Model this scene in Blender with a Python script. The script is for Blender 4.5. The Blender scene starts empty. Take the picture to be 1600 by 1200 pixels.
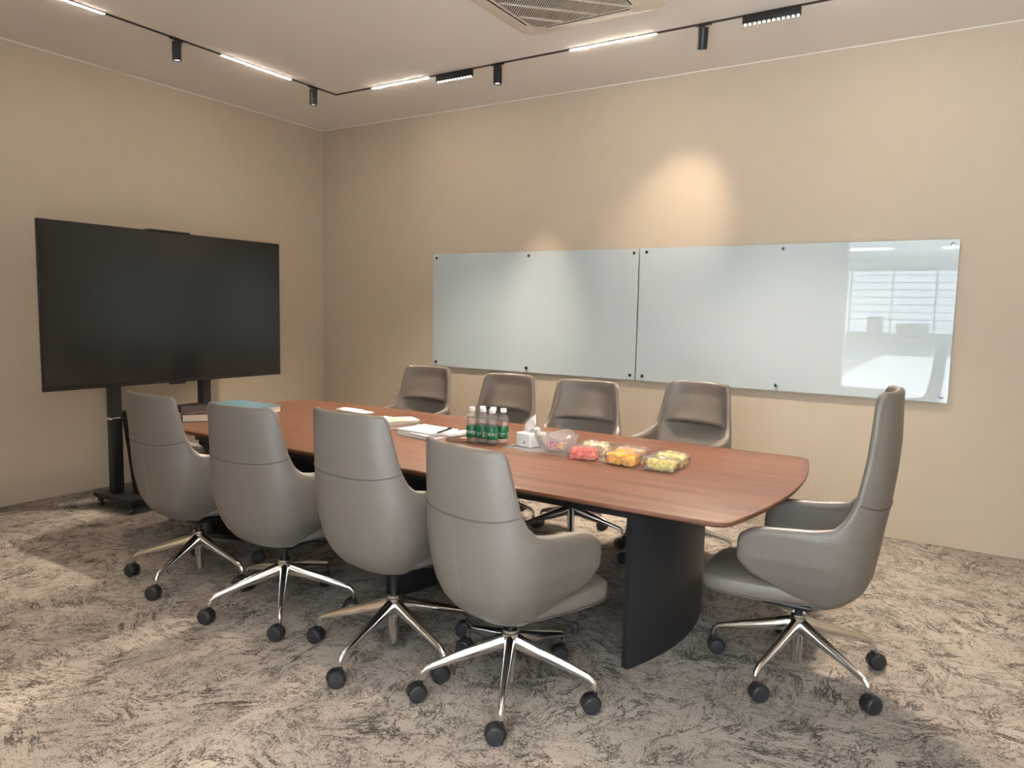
import bpy, bmesh, math, random
import numpy as np
from mathutils import Vector, Matrix, Euler

SC = bpy.context.scene
COL = SC.collection
PI = math.pi
rnd = random.Random(7)

# ------------------------------------------------------------------ camera
cam_d = bpy.data.cameras.new('camera')
cam = bpy.data.objects.new('camera', cam_d); COL.objects.link(cam)
_yaw, _pitch, _roll = 0.5623, -0.1002, 0.0214
_f = Vector((-math.sin(_yaw)*math.cos(_pitch), math.cos(_yaw)*math.cos(_pitch), math.sin(_pitch)))
_r = Vector((math.cos(_yaw), math.sin(_yaw), 0)); _u = _r.cross(_f)
_r2 = _r*math.cos(_roll)+_u*math.sin(_roll); _u2 = -_r*math.sin(_roll)+_u*math.cos(_roll)
cam.matrix_world = Matrix(((_r2.x, _u2.x, -_f.x, 5.8934), (_r2.y, _u2.y, -_f.y, -5.5463), (_r2.z, _u2.z, -_f.z, 1.5), (0, 0, 0, 1)))
cam_d.sensor_width = 36; cam_d.lens = 36*1141.37/1600; cam_d.clip_start = 0.02; cam_d.clip_end = 200
SC.camera = cam

# ------------------------------------------------------------------ world, exposure, lamp power
world = bpy.data.worlds.new('world'); SC.world = world
world.use_nodes = True
world.node_tree.nodes['Background'].inputs[0].default_value = (0.75, 0.86, 1.0, 1)
world.node_tree.nodes['Background'].inputs[1].default_value = 1.0
SC.view_settings.view_transform = 'Standard'; SC.view_settings.look = 'None'
SC.view_settings.gamma = 1.0; SC.view_settings.use_curve_mapping = False
SC.view_settings.exposure = 1.95
SC.cycles.use_denoising = True
SC.cycles.max_bounces = 10; SC.cycles.transparent_max_bounces = 16
SC.cycles.sample_clamp_indirect = 6.0

STRIP_E, STRIP_C = 38.0, (1.0, 0.87, 0.735)
SPOT_W, SPOT_C = 14.0, (1.0, 0.80, 0.60)
GRID_W, GRID_C = 78.0, (1.0, 0.84, 0.68)
WINDOW_E, WINDOW_C = 1.8, (0.70, 0.85, 1.0)
PANEL_E, PANEL_C = 3.5, (0.90, 0.96, 1.0)

fill_sun_d = bpy.data.lights.new('sun', 'SUN'); fill_sun_d.energy = 24.0; fill_sun_d.color = (0.92, 0.96, 1.0); fill_sun_d.angle = 0.02
sun = bpy.data.objects.new('sun', fill_sun_d); COL.objects.link(sun)      # added low sunlight; its bounce off the office floor brightens the room's ceiling
sun.rotation_euler = Vector((-math.cos(0.44), -0.03, -math.sin(0.44))).to_track_quat('-Z', 'Y').to_euler()

# ------------------------------------------------------------------ materials
def mat(name, col, rough=0.5, metal=0.0, **kw):
    m = bpy.data.materials.new(name); m.use_nodes = True
    b = m.node_tree.nodes['Principled BSDF']
    b.inputs['Base Color'].default_value = (*col, 1); b.inputs['Roughness'].default_value = rough
    b.inputs['Metallic'].default_value = metal
    for k, v in kw.items():
        b.inputs[k.replace('_', ' ')].default_value = v
    return m

class NT:
    def __init__(s, m):
        s.t = m.node_tree; s.b = s.t.nodes['Principled BSDF']
    def n(s, typ, ins=None, **props):
        nd = s.t.nodes.new(typ)
        for k, v in props.items(): setattr(nd, k, v)
        for k, v in (ins or {}).items():
            if hasattr(v, 'is_output') or isinstance(v, bpy.types.NodeSocket): s.t.links.new(v, nd.inputs[k])
            else: nd.inputs[k].default_value = v
        return nd
    def link(s, a, b): s.t.links.new(a, b)
    def ramp(s, fac, stops):
        r = s.n('ShaderNodeValToRGB', {'Fac': fac}); e = r.color_ramp.elements
        while len(e) < len(stops): e.new(0.5)
        for el, (p, c) in zip(e, stops):
            el.position = p; el.color = (*c, 1) if len(c) == 3 else c
        return r.outputs['Color']
    def bump(s, h, strength=0.2, dist=0.002):
        b = s.n('ShaderNodeBump', {'Height': h, 'Strength': strength, 'Distance': dist})
        s.link(b.outputs[0], s.b.inputs['Normal'])

def noisy(m, scale=60, strength=0.1, dist=0.001, var=0.0):
    t = NT(m); tc = t.n('ShaderNodeTexCoord')
    nz = t.n('ShaderNodeTexNoise', {'Vector': tc.outputs['Object'], 'Scale': scale, 'Detail': 4.0})
    t.bump(nz.outputs['Fac'], strength, dist)
    if var:
        c = t.b.inputs['Base Color'].default_value[:3]
        n2 = t.n('ShaderNodeTexNoise', {'Vector': tc.outputs['Object'], 'Scale': scale*0.08, 'Detail': 3.0})
        o = t.ramp(n2.outputs['Fac'], [(0.3, tuple(x*(1-var) for x in c)), (0.7, tuple(min(1, x*(1+var)) for x in c))])
        t.link(o, t.b.inputs['Base Color'])
    return m

M = {}
M['wall'] = noisy(mat('wall_beige_plaster', (0.545, 0.463, 0.355), 0.75), 90, 0.06, 0.001, 0.015)
M['ceiling'] = noisy(mat('ceiling_white_paint', (0.84, 0.80, 0.74), 0.85), 120, 0.03, 0.001)
M['trim'] = mat('trim_white', (0.85, 0.80, 0.74), 0.5)
M['leather'] = noisy(mat('taupe_leather', (0.152, 0.131, 0.110), 0.42, Specular_IOR_Level=0.45), 420, 0.07, 0.0006, 0.03)
M['leather_seam'] = mat('dark_leather_seam', (0.10, 0.086, 0.075), 0.6)
M['stitch'] = mat('pale_stitch', (0.235, 0.205, 0.178), 0.7)
M['chrome'] = mat('polished_aluminium', (0.78, 0.77, 0.75), 0.13, 1.0)
M['black_plastic'] = mat('black_plastic', (0.012, 0.012, 0.014), 0.38)
M['wheel'] = noisy(mat('caster_rubber', (0.018, 0.018, 0.021), 0.55), 200, 0.05)
M['black_metal'] = noisy(mat('black_powder_coat', (0.012, 0.012, 0.013), 0.45), 300, 0.05)
M['charcoal'] = noisy(mat('charcoal_lacquer', (0.016, 0.0165, 0.0185), 0.5), 250, 0.04)
M['screen'] = mat('matte_black_screen', (0.0035, 0.0036, 0.004), 0.17, Specular_IOR_Level=0.7)
M['bezel'] = mat('black_bezel', (0.006, 0.006, 0.007), 0.3)
M['board'] = mat('white_glass_board', (0.52, 0.60, 0.615), 0.015, IOR=1.5)
M['board_edge'] = mat('glass_edge', (0.78, 0.86, 0.84), 0.1)
M['stud'] = mat('dark_steel_stud', (0.22, 0.22, 0.23), 0.18, 1.0)
M['alu'] = noisy(mat('brushed_aluminium', (0.62, 0.61, 0.59), 0.28, 1.0), 300, 0.04)
M['white_plastic'] = mat('white_plastic', (0.82, 0.80, 0.77), 0.35)
M['ac_plastic'] = mat('air_conditioner_plastic', (0.74, 0.665, 0.565), 0.45)
M['ac_dark'] = mat('dark_filter', (0.03, 0.022, 0.018), 0.9)
M['paper'] = mat('white_paper', (0.86, 0.86, 0.86), 0.8)
M['paper_blue'] = mat('pale_blue_paper', (0.45, 0.62, 0.80), 0.8)
M['tissue'] = mat('tissue_paper', (0.90, 0.87, 0.84), 0.9)
M['pages'] = mat('book_pages', (0.78, 0.70, 0.58), 0.85)
M['book_dark'] = noisy(mat('dark_cloth_cover', (0.030, 0.022, 0.021), 0.85, Specular_IOR_Level=0.2), 400, 0.1)
M['book_teal'] = noisy(mat('teal_cloth_cover', (0.072, 0.150, 0.190), 0.75, Specular_IOR_Level=0.3), 400, 0.1)
M['gold'] = mat('gold_foil', (0.72, 0.44, 0.17), 0.35, 0.6)
M['cream'] = mat('cream_cover', (0.62, 0.58, 0.50), 0.6)
M['salmon'] = mat('salmon_cover', (0.62, 0.36, 0.25), 0.6)
M['yellow_note'] = mat('yellow_note', (0.80, 0.62, 0.28), 0.7)
M['ink'] = mat('grey_ink', (0.16, 0.16, 0.18), 0.7)
M['brown_paper'] = noisy(mat('kraft_paper', (0.33, 0.20, 0.125), 0.75), 40, 0.3, 0.003)
M['label_green'] = mat('green_label', (0.006, 0.145, 0.055), 0.3)
M['label_white'] = mat('label_white', (0.85, 0.88, 0.86), 0.4)
M['cap'] = mat('white_cap', (0.86, 0.85, 0.84), 0.35)
M['sticker'] = mat('white_sticker', (0.85, 0.86, 0.9), 0.5)
M['office_floor'] = mat('pale_office_floor', (0.72, 0.74, 0.76), 0.3)
M['office_white'] = mat('office_white_paint', (0.62, 0.63, 0.63), 0.8)
M['grey_fabric'] = mat('grey_fabric', (0.12, 0.125, 0.13), 0.8)
M['cabinet_grey'] = mat('cabinet_grey', (0.22, 0.23, 0.23), 0.6)
M['window_frame'] = mat('window_frame_grey', (0.30, 0.33, 0.36), 0.5)

def emis(name, col, e):
    m = bpy.data.materials.new(name); m.use_nodes = True
    b = m.node_tree.nodes['Principled BSDF']
    b.inputs['Base Color'].default_value = (0.8, 0.8, 0.8, 1)
    b.inputs['Emission Color'].default_value = (*col, 1); b.inputs['Emission Strength'].default_value = e
    return m
M['strip'] = emis('linear_lamp_diffuser', STRIP_C, STRIP_E)
M['lamp_dot'] = emis('led_dot', (1.0, 0.93, 0.85), 5.0)
M['lamp_lens'] = emis('spot_lens', (1.0, 0.95, 0.9), 3.0)
M['panel'] = emis('office_panel_diffuser', PANEL_C, PANEL_E)
# translucent blind with daylight behind it: a lit window
M['blind'] = emis('daylit_roller_blind', WINDOW_C, WINDOW_E)

def clear(name, tint=(1, 1, 1), gloss=0.06, rough=0.03, haze=0.03, power=4.0):
    """thin clear plastic: mostly transparent with a glossy film"""
    m = bpy.data.materials.new(name); m.use_nodes = True
    t = m.node_tree; t.nodes.clear()
    out = t.nodes.new('ShaderNodeOutputMaterial')
    tr = t.nodes.new('ShaderNodeBsdfTransparent'); tr.inputs[0].default_value = (*tint, 1)
    df = t.nodes.new('ShaderNodeBsdfDiffuse'); df.inputs[0].default_value = (0.85, 0.85, 0.85, 1)
    gl = t.nodes.new('ShaderNodeBsdfGlossy'); gl.inputs['Roughness'].default_value = rough
    lw = t.nodes.new('ShaderNodeLayerWeight'); lw.inputs[0].default_value = 0.5
    fr = t.nodes.new('ShaderNodeMath'); fr.operation = 'POWER'; fr.inputs[1].default_value = power
    nz = t.nodes.new('ShaderNodeTexNoise'); nz.inputs['Scale'].default_value = 55
    bp = t.nodes.new('ShaderNodeBump'); bp.inputs['Strength'].default_value = 0.5; bp.inputs['Distance'].default_value = 0.004
    t.links.new(nz.outputs['Fac'], bp.inputs['Height']); t.links.new(bp.outputs[0], gl.inputs['Normal']); t.links.new(bp.outputs[0], lw.inputs['Normal']); t.links.new(lw.outputs['Facing'], fr.inputs[0])
    ad = t.nodes.new('ShaderNodeMath'); ad.operation = 'ADD'; ad.inputs[1].default_value = gloss
    t.links.new(fr.outputs[0], ad.inputs[0])
    m1 = t.nodes.new('ShaderNodeMixShader'); m1.inputs[0].default_value = haze
    t.links.new(tr.outputs[0], m1.inputs[1]); t.links.new(df.outputs[0], m1.inputs[2])
    m2 = t.nodes.new('ShaderNodeMixShader')
    t.links.new(ad.outputs[0], m2.inputs[0]); t.links.new(m1.outputs[0], m2.inputs[1]); t.links.new(gl.outputs[0], m2.inputs[2])
    t.links.new(m2.outputs[0], out.inputs['Surface'])
    return m
M['clear'] = clear('clear_box_plastic', gloss=.07, haze=0.04)
M['bottle'] = clear('clear_bottle_plastic', (0.99, 0.995, 0.995), 0.11, 0.04, 0.012, 3.2)
M['bowl'] = clear('clear_ribbed_bowl', (0.97, 0.97, 0.98), 0.09, 0.08, 0.10, 2.2)
M['bowl_rib'] = clear('clear_bowl_rib', (0.97, 0.97, 0.98), 0.15, 0.1, 0.34, 2.0)
M['water'] = clear('water', (0.985, 0.995, 0.995), 0.04, 0.03, 0.0)

def carpet():
    m = mat('streaked_carpet', (0.3, 0.27, 0.24), 0.95, Specular_IOR_Level=0.1); t = NT(m)
    co = t.n('ShaderNodeTexCoord').outputs['Object']
    warp = t.n('ShaderNodeTexNoise', {'Vector': co, 'Scale': 2.2, 'Detail': 2.0})
    wv = t.n('ShaderNodeVectorMath', {0: warp.outputs['Color'], 1: (0.5, 0.5, 0.5)}, operation='SUBTRACT')
    wv2 = t.n('ShaderNodeVectorMath', {0: wv.outputs[0], 'Scale': 0.18}, operation='SCALE')
    cw = t.n('ShaderNodeVectorMath', {0: co, 1: wv2.outputs[0]}, operation='ADD').outputs[0]
    grain = t.n('ShaderNodeTexNoise', {'Vector': co, 'Scale': 95.0, 'Detail': 3.0, 'Roughness': 0.7})
    g0 = t.n('ShaderNodeMath', {0: grain.outputs['Fac'], 1: 0.5}, operation='SUBTRACT')
    def layer(cell, seed, stretch, scale, width):
        """broken crack-like strokes whose direction changes from patch to patch"""
        sh_ = t.n('ShaderNodeVectorMath', {0: cw, 1: (seed, seed*1.7, 0)}, operation='ADD').outputs[0]
        vo = t.n('ShaderNodeTexVoronoi', {'Vector': sh_, 'Scale': cell})
        ang = t.n('ShaderNodeMath', {0: t.n('ShaderNodeSeparateColor', {0: vo.outputs['Color']}).outputs[0], 1: 6.3}, operation='MULTIPLY')
        vr = t.n('ShaderNodeVectorRotate', {'Vector': sh_, 'Angle': ang.outputs[0]}, rotation_type='Z_AXIS')
        sc = t.n('ShaderNodeVectorMath', {0: vr.outputs[0], 1: (stretch, 1.0, 1.0)}, operation='MULTIPLY')
        nz = t.n('ShaderNodeTexNoise', {'Vector': sc.outputs[0], 'Scale': scale, 'Detail': 9.0, 'Roughness': 0.7, 'Distortion': 0.15})
        d0 = t.n('ShaderNodeMath', {0: nz.outputs['Fac'], 1: 0.5}, operation='SUBTRACT')
        d1 = t.n('ShaderNodeMath', {0: d0.outputs[0]}, operation='ABSOLUTE')
        g1 = t.n('ShaderNodeMath', {0: g0.outputs[0], 1: 0.11, 2: d1.outputs[0]}, operation='MULTIPLY_ADD')
        brk = t.n('ShaderNodeTexNoise', {'Vector': sh_, 'Scale': 5.5, 'Detail': 4.0, 'Roughness': 0.65})
        wd = t.ramp(brk.outputs['Fac'], [(0.42, (0, 0, 0)), (0.68, (width, width, width))])
        df = t.n('ShaderNodeMath', {0: wd, 1: g1.outputs[0]}, operation='SUBTRACT')
        return t.n('ShaderNodeMapRange', {'Value': df.outputs[0], 'From Min': -0.012, 'From Max': 0.022}).outputs[0]
    a = layer(2.6, 0.0, 0.22, 8.5, 0.040); b = layer(3.4, 5.3, 0.30, 11.0, 0.030); c = layer(2.0, 11.9, 0.5, 6.0, 0.022)
    mx0 = t.n('ShaderNodeMath', {0: a, 1: b}, operation='MAXIMUM')
    st = t.n('ShaderNodeMath', {0: mx0.outputs[0], 1: c}, operation='MAXIMUM')
    big = t.n('ShaderNodeTexNoise', {'Vector': co, 'Scale': 2.4, 'Detail': 4.0})
    tone = t.ramp(big.outputs['Fac'], [(0.3, (0.82, 0.82, 0.82)), (0.7, (1.12, 1.12, 1.12))])
    fine = t.n('ShaderNodeTexNoise', {'Vector': co, 'Scale': 230.0, 'Detail': 2.0})
    base0 = t.ramp(fine.outputs['Fac'], [(0.30, (0.195, 0.171, 0.148)), (0.70, (0.49, 0.432, 0.374))])
    bm2 = t.n('ShaderNodeMix', {'Factor': 1.0}, data_type='RGBA', blend_type='MULTIPLY')
    t.link(base0, bm2.inputs[6]); t.link(tone, bm2.inputs[7]); base = bm2.outputs[2]
    dark = t.ramp(fine.outputs['Fac'], [(0.3, (0.034, 0.028, 0.024)), (0.75, (0.115, 0.096, 0.082))])
    mix = t.n('ShaderNodeMix', {'Factor': st.outputs[0]}, data_type='RGBA')
    t.link(base, mix.inputs[6]); t.link(dark, mix.inputs[7])
    t.link(mix.outputs[2], t.b.inputs['Base Color'])
    t.bump(fine.outputs['Fac'], 0.6, 0.006)
    return m
M['carpet'] = carpet()

def wood():
    m = mat('walnut_veneer', (0.3, 0.13, 0.07), 0.40, Specular_IOR_Level=0.3); t = NT(m)
    co = t.n('ShaderNodeTexCoord').outputs['Object']
    s1 = t.n('ShaderNodeVectorMath', {0: co, 1: (0.55, 9.0, 3.0)}, operation='MULTIPLY').outputs[0]
    n1 = t.n('ShaderNodeTexNoise', {'Vector': s1, 'Scale': 1.6, 'Detail': 6.0, 'Roughness': 0.6, 'Distortion': 0.4})
    s2 = t.n('ShaderNodeVectorMath', {0: co, 1: (3.0, 130.0, 10.0)}, operation='MULTIPLY').outputs[0]
    n2 = t.n('ShaderNodeTexNoise', {'Vector': s2, 'Scale': 1.3, 'Detail': 3.0})
    c1 = t.ramp(n1.outputs['Fac'], [(0.30, (0.098, 0.041, 0.021)), (0.48, (0.148, 0.064, 0.036)), (0.72, (0.196, 0.089, 0.052))])
    c2 = t.ramp(n2.outputs['Fac'], [(0.35, (0.80, 0.80, 0.80)), (0.65, (1.08, 1.08, 1.08))])
    mx = t.n('ShaderNodeMix', {'Factor': 1.0}, data_type='RGBA', blend_type='MULTIPLY')
    t.link(c1, mx.inputs[6]); t.link(c2, mx.inputs[7]); t.link(mx.outputs[2], t.b.inputs['Base Color'])
    t.bump(n2.outputs['Fac'], 0.05, 0.001)
    return m
M['wood'] = wood()
M['wood_edge'] = noisy(mat('walnut_edge', (0.10, 0.034, 0.02), 0.4), 60, 0.1)
def fruit(name, c1, c2, rough=0.3, scale=60):
    m = mat(name, c1, rough, Subsurface_Weight=0.0); t = NT(m)
    co = t.n('ShaderNodeTexCoord').outputs['Object']
    nz = t.n('ShaderNodeTexNoise', {'Vector': co, 'Scale': scale, 'Detail': 3.0})
    t.link(t.ramp(nz.outputs['Fac'], [(0.3, c1), (0.7, c2)]), t.b.inputs['Base Color'])
    return m
M['watermelon'] = fruit('watermelon_flesh', (0.78, 0.12, 0.10), (0.90, 0.30, 0.24))
M['mango'] = fruit('mango_flesh', (0.86, 0.38, 0.01), (0.92, 0.52, 0.04))
M['starfruit'] = fruit('green_yellow_flesh', (0.72, 0.55, 0.10), (0.86, 0.76, 0.32))
M['pear'] = fruit('pale_flesh', (0.80, 0.62, 0.36), (0.86, 0.74, 0.52))
M['melon'] = fruit('orange_melon_flesh', (0.88, 0.38, 0.18), (0.90, 0.52, 0.30))
M['pineapple'] = fruit('pineapple_flesh', (0.86, 0.62, 0.14), (0.92, 0.80, 0.42))
for nm, c in (('candy_red', (0.65, 0.04, 0.07)), ('candy_yellow', (0.80, 0.55, 0.12)), ('candy_purple', (0.28, 0.07, 0.30)), ('candy_pink', (0.75, 0.30, 0.38))):
    M[nm] = mat(nm, c, 0.3)

# ------------------------------------------------------------------ mesh helpers
def mesh_obj(name, bm, m, parent=None, smooth=True, angle=0.7, recalc=True):
    if recalc: bmesh.ops.recalc_face_normals(bm, faces=bm.faces)
    me = bpy.data.meshes.new(name)
    if smooth:
        for f in bm.faces: f.smooth = True
        for e in bm.edges:
            if len(e.link_faces) == 2 and e.calc_face_angle(0) > angle: e.smooth = False
    bm.to_mesh(me); bm.free()
    me.materials.append(m)
    o = bpy.data.objects.new(name, me); COL.objects.link(o)
    if parent is not None: o.parent = parent
    return o

def tag(o, label=None, cat=None, group=None, kind=None):
    if label: o['label'] = label
    if cat: o['category'] = cat
    if group: o['group'] = group
    if kind: o['kind'] = kind
    return o

def thing(name, label, cat, loc=(0, 0, 0), rz=0.0, group=None):
    o = bpy.data.objects.new(name, None); COL.objects.link(o)
    o.empty_display_size = 0.1
    o.location = loc; o.rotation_euler = (0, 0, rz)
    return tag(o, label, cat, group)

def copy_tree(o, parent=None):
    c = o.copy(); COL.objects.link(c)
    if parent is not None: c.parent = parent
    for ch in o.children: copy_tree(ch, c)
    return c

def xform(vs, mx):
    for v in vs: v.co = mx @ v.co

def add_box(bm, c, s, bev=0.0, seg=2, rot=None):
    r = bmesh.ops.create_cube(bm, size=1.0); vs = r['verts']
    for v in vs: v.co = Vector((v.co.x*s[0], v.co.y*s[1], v.co.z*s[2]))
    if bev > 0:
        es = list({e for v in vs for e in v.link_edges})
        rr = bmesh.ops.bevel(bm, geom=es, offset=min(bev, min(s)*0.49), segments=seg, affect='EDGES', profile=0.5)
        vs = list({v for f in rr['faces'] for v in f.verts} | {v for v in vs if v.is_valid})
    mx = Matrix.Translation(c)
    if rot is not None: mx = mx @ Euler(rot).to_matrix().to_4x4()
    xform(vs, mx)
    return vs

def add_prism(bm, outline, z0, z1, bev=0.0, seg=2):
    """outline: list of (x, y)"""
    a = [bm.verts.new((x, y, z0)) for x, y in outline]; b = [bm.verts.new((x, y, z1)) for x, y in outline]
    n = len(a); fs = []
    fs.append(bm.faces.new(a[::-1])); fs.append(bm.faces.new(b))
    for i in range(n): fs.append(bm.faces.new((a[i], a[(i+1) % n], b[(i+1) % n], b[i])))
    if bev > 0:
        es = [e for f in fs[:2] for e in f.edges]
        bmesh.ops.bevel(bm, geom=list(set(es)), offset=bev, segments=seg, affect='EDGES', profile=0.5)

def add_stack(bm, rings, cap=True):
    """rings: list of lists of 3D points with equal counts, lofted"""
    vr = [[bm.verts.new(p) for p in r] for r in rings]
    n = len(vr[0])
    for a, b in zip(vr, vr[1:]):
        for i in range(n): bm.faces.new((a[i], a[(i+1) % n], b[(i+1) % n], b[i]))
    if cap:
        bm.faces.new(vr[0][::-1]); bm.faces.new(vr[-1])
    return vr

def add_lathe(bm, prof, n=24, mx=None, cap=True):
    rings = [[Vector((r*math.cos(2*PI*i/n), r*math.sin(2*PI*i/n), z)) for i in range(n)] for r, z in prof]
    if mx is not None: rings = [[mx @ p for p in r] for r in rings]
    return add_stack(bm, rings, cap)

def add_cyl(bm, c, r, h, axis='Z', n=20, bev=0.0):
    rot = {'Z': Matrix(), 'X': Matrix.Rotation(PI/2, 4, 'Y'), 'Y': Matrix.Rotation(PI/2, 4, 'X')}[axis]
    b = bev
    prof = [(r, -h/2), (r, h/2)] if b <= 0 else [(r-b, -h/2), (r-b*0.3, -h/2+b*0.3), (r, -h/2+b), (r, h/2-b), (r-b*0.3, h/2-b*0.3), (r-b, h/2)]
    add_lathe(bm, prof, n, Matrix.Translation(c) @ rot)

def add_tube(bm, pts, rad, n=8, cap=True, flat=1.0):
    pts = [Vector(p) for p in pts]
    if not hasattr(rad, '__len__'): rad = [rad]*len(pts)
    rings = []; up = Vector((0, 0, 1))
    for i, p in enumerate(pts):
        d = (pts[min(i+1, len(pts)-1)]-pts[max(i-1, 0)]).normalized()
        if abs(d.dot(up)) > 0.95: up = Vector((0, 1, 0)) if abs(d.y) < 0.9 else Vector((1, 0, 0))
        s = d.cross(up).normalized(); t = s.cross(d).normalized()
        rings.append([p+s*(rad[i]*math.cos(2*PI*k/n))+t*(rad[i]*flat*math.sin(2*PI*k/n)) for k in range(n)])
    add_stack(bm, rings, cap)

def rrect(x0, x1, y0, y1, r, n=6):
    pts = []
    for cx, cy, a0 in ((x1-r, y1-r, 0), (x0+r, y1-r, 90), (x0+r, y0+r, 180), (x1-r, y0+r, 270)):
        for k in range(n+1):
            a = math.radians(a0+90*k/n); pts.append((cx+r*math.cos(a), cy+r*math.sin(a)))
    return pts

# ------------------------------------------------------------------ room shell
RX, RY, RZ = 7.2, -5.8, 3.32
def struct(name, bm, m, parent=None, smooth=False):
    o = mesh_obj(name, bm, m, parent, smooth)
    if parent is None: o['kind'] = 'structure'
    return o
def slab(name, x0, x1, y0, y1, z0, z1, m):
    b = bmesh.new(); add_box(b, ((x0+x1)/2, (y0+y1)/2, (z0+z1)/2), (x1-x0, y1-y0, z1-z0)); return struct(name, b, m)
OPEN_X, HEAD_Z = 4.32, 2.9
slab('floor', -0.15, RX+0.15, RY, 0.15, -0.1, 0.0, M['carpet'])
slab('ceiling', -0.15, RX+0.15, RY, 0.15, RZ, RZ+0.1, M['ceiling'])
slab('wall_left', -0.15, 0.0, RY, 0.0, 0.0, RZ, M['wall'])
slab('wall_back', -0.15, RX+0.15, 0.0, 0.15, 0.0, RZ, M['wall'])
slab('wall_right', RX, RX+0.15, RY, 0.0, 0.0, RZ, M['wall'])
# front wall: solid on the left, a wide open glazed-height doorway on the right with a header
b = bmesh.new()
add_box(b, ((OPEN_X-0.15)/2, RY-0.06, RZ/2), (OPEN_X+0.15, 0.12, RZ))
add_box(b, ((OPEN_X+RX+0.15)/2, RY-0.06, (HEAD_Z+RZ)/2), (RX+0.15-OPEN_X, 0.12, RZ-HEAD_Z))
struct('wall_front', b, M['wall'])
slab('trim_1', 0.0, 0.006, RY, 0.0, RZ-0.007, RZ, M['trim'])
slab('trim_2', 0.006, RX, -0.006, 0.0, RZ-0.007, RZ, M['trim'])

# ------------------------------------------------------------------ open office beyond the doorway (seen in the glass board)
OX0, OX1, OY, OZ = -7.5, 9.6, -27.0, 3.2
slab('floor_office', OX0, OX1, OY, RY-0.12, -0.1, 0.0, M['office_floor'])
slab('ceiling_office', OX0, OX1, OY, RY-0.12, OZ, OZ+0.1, M['office_white'])
slab('wall_office_left', OX0-0.15, OX0, OY, RY, 0.0, OZ, M['office_white'])
b = bmesh.new()          # unseen right-hand office wall, its window openings made up to admit the added sunlight
add_box(b, (OX1+.075, (OY+RY)/2, .15), (.15, RY-OY, .30)); add_box(b, (OX1+.075, (OY+RY)/2, 3.1), (.15, RY-OY, .20)); add_box(b, (OX1+.075, -6.15, 1.65), (.15, .7, 2.7)); add_box(b, (OX1+.075, -24.0, 1.65), (.15, 6.0, 2.7))
for k in range(6): add_box(b, (OX1+.075, -8.4-2.1*k, 1.65), (.12, .07, 2.7))
struct('wall_office_right', b, M['office_white'])
b = bmesh.new(); add_box(b, ((OX0+OX1)/2, OY-0.08, 0.25), (OX1-OX0, 0.15, 0.5)); add_box(b, ((OX0+OX1)/2, OY-0.08, 3.11), (OX1-OX0, 0.15, 0.18))
struct('wall_office_far', b, M['office_white'])
wn = 0
for k in range(11):
    x0 = OX0+k*1.5
    wn += 1
    fb = bmesh.new()
    add_box(fb, (x0+0.03, OY-0.05, 1.76), (0.06, 0.1, 2.52)); add_box(fb, (x0+.75, OY-0.05, 0.53), (1.5, 0.1, 0.06)); add_box(fb, (x0+.75, OY-0.05, 2.99), (1.5, 0.1, 0.06))
    wf = struct('window_%d' % wn, fb, M['window_frame'])
    gb = bmesh.new()
    add_box(gb, (x0+.78, OY-0.02, 1.76), (1.44, 0.01, 2.40))
    mesh_obj('blind', gb, M['blind'], wf, False)
    sb = bmesh.new()
    for j in range(8):
        add_box(sb, (x0+.78, OY-0.010, .78+j*0.29), (1.44, 0.012, 0.036))
    mesh_obj('blind_rail', sb, M['window_frame'], wf, False)

# office ceiling light panels; the nearer rows added to light the room
pl = None
for i, px in enumerate((0.8, 3.2, 5.6, 8.0)):
    for j, py in enumerate((-7.4, -9.6, -12.4, -17.5)):
        if pl is None:
            pl = thing('office_ceiling_panel', 'square white light panel in the office ceiling, most rows added to light the room', 'ceiling light', (px, py, OZ), 0, 'office ceiling panels')
            b = bmesh.new()
            for sx, sy, w, d in ((0, .62, 1.3, .06), (0, -.62, 1.3, .06), (.62, 0, .06, 1.18), (-.62, 0, .06, 1.18)): add_box(b, (sx, sy, -0.015), (w, d, 0.03))
            mesh_obj('frame', b, M['white_plastic'], pl, False)
            b = bmesh.new(); add_box(b, (0, 0, -0.008), (1.18, 1.18, 0.012)); mesh_obj('diffuser', b, M['panel'], pl, False)
        else:
            c = copy_tree(pl); c.location = (px, py, OZ)

# ------------------------------------------------------------------ swivel chairs
def smooth_table(xs, ys, n=600, w=13):
    g = np.linspace(xs[0], xs[-1], n); v = np.interp(g, xs, ys)
    pad = np.r_[2*v[0]-v[w:0:-1], v, 2*v[-1]-v[-2:-w-2:-1]]
    k = np.hanning(2*w+1); k /= k.sum()
    v2 = np.convolve(pad, k, 'same')[w:-w]
    return lambda x: float(np.interp(x, g, v2))

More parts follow.
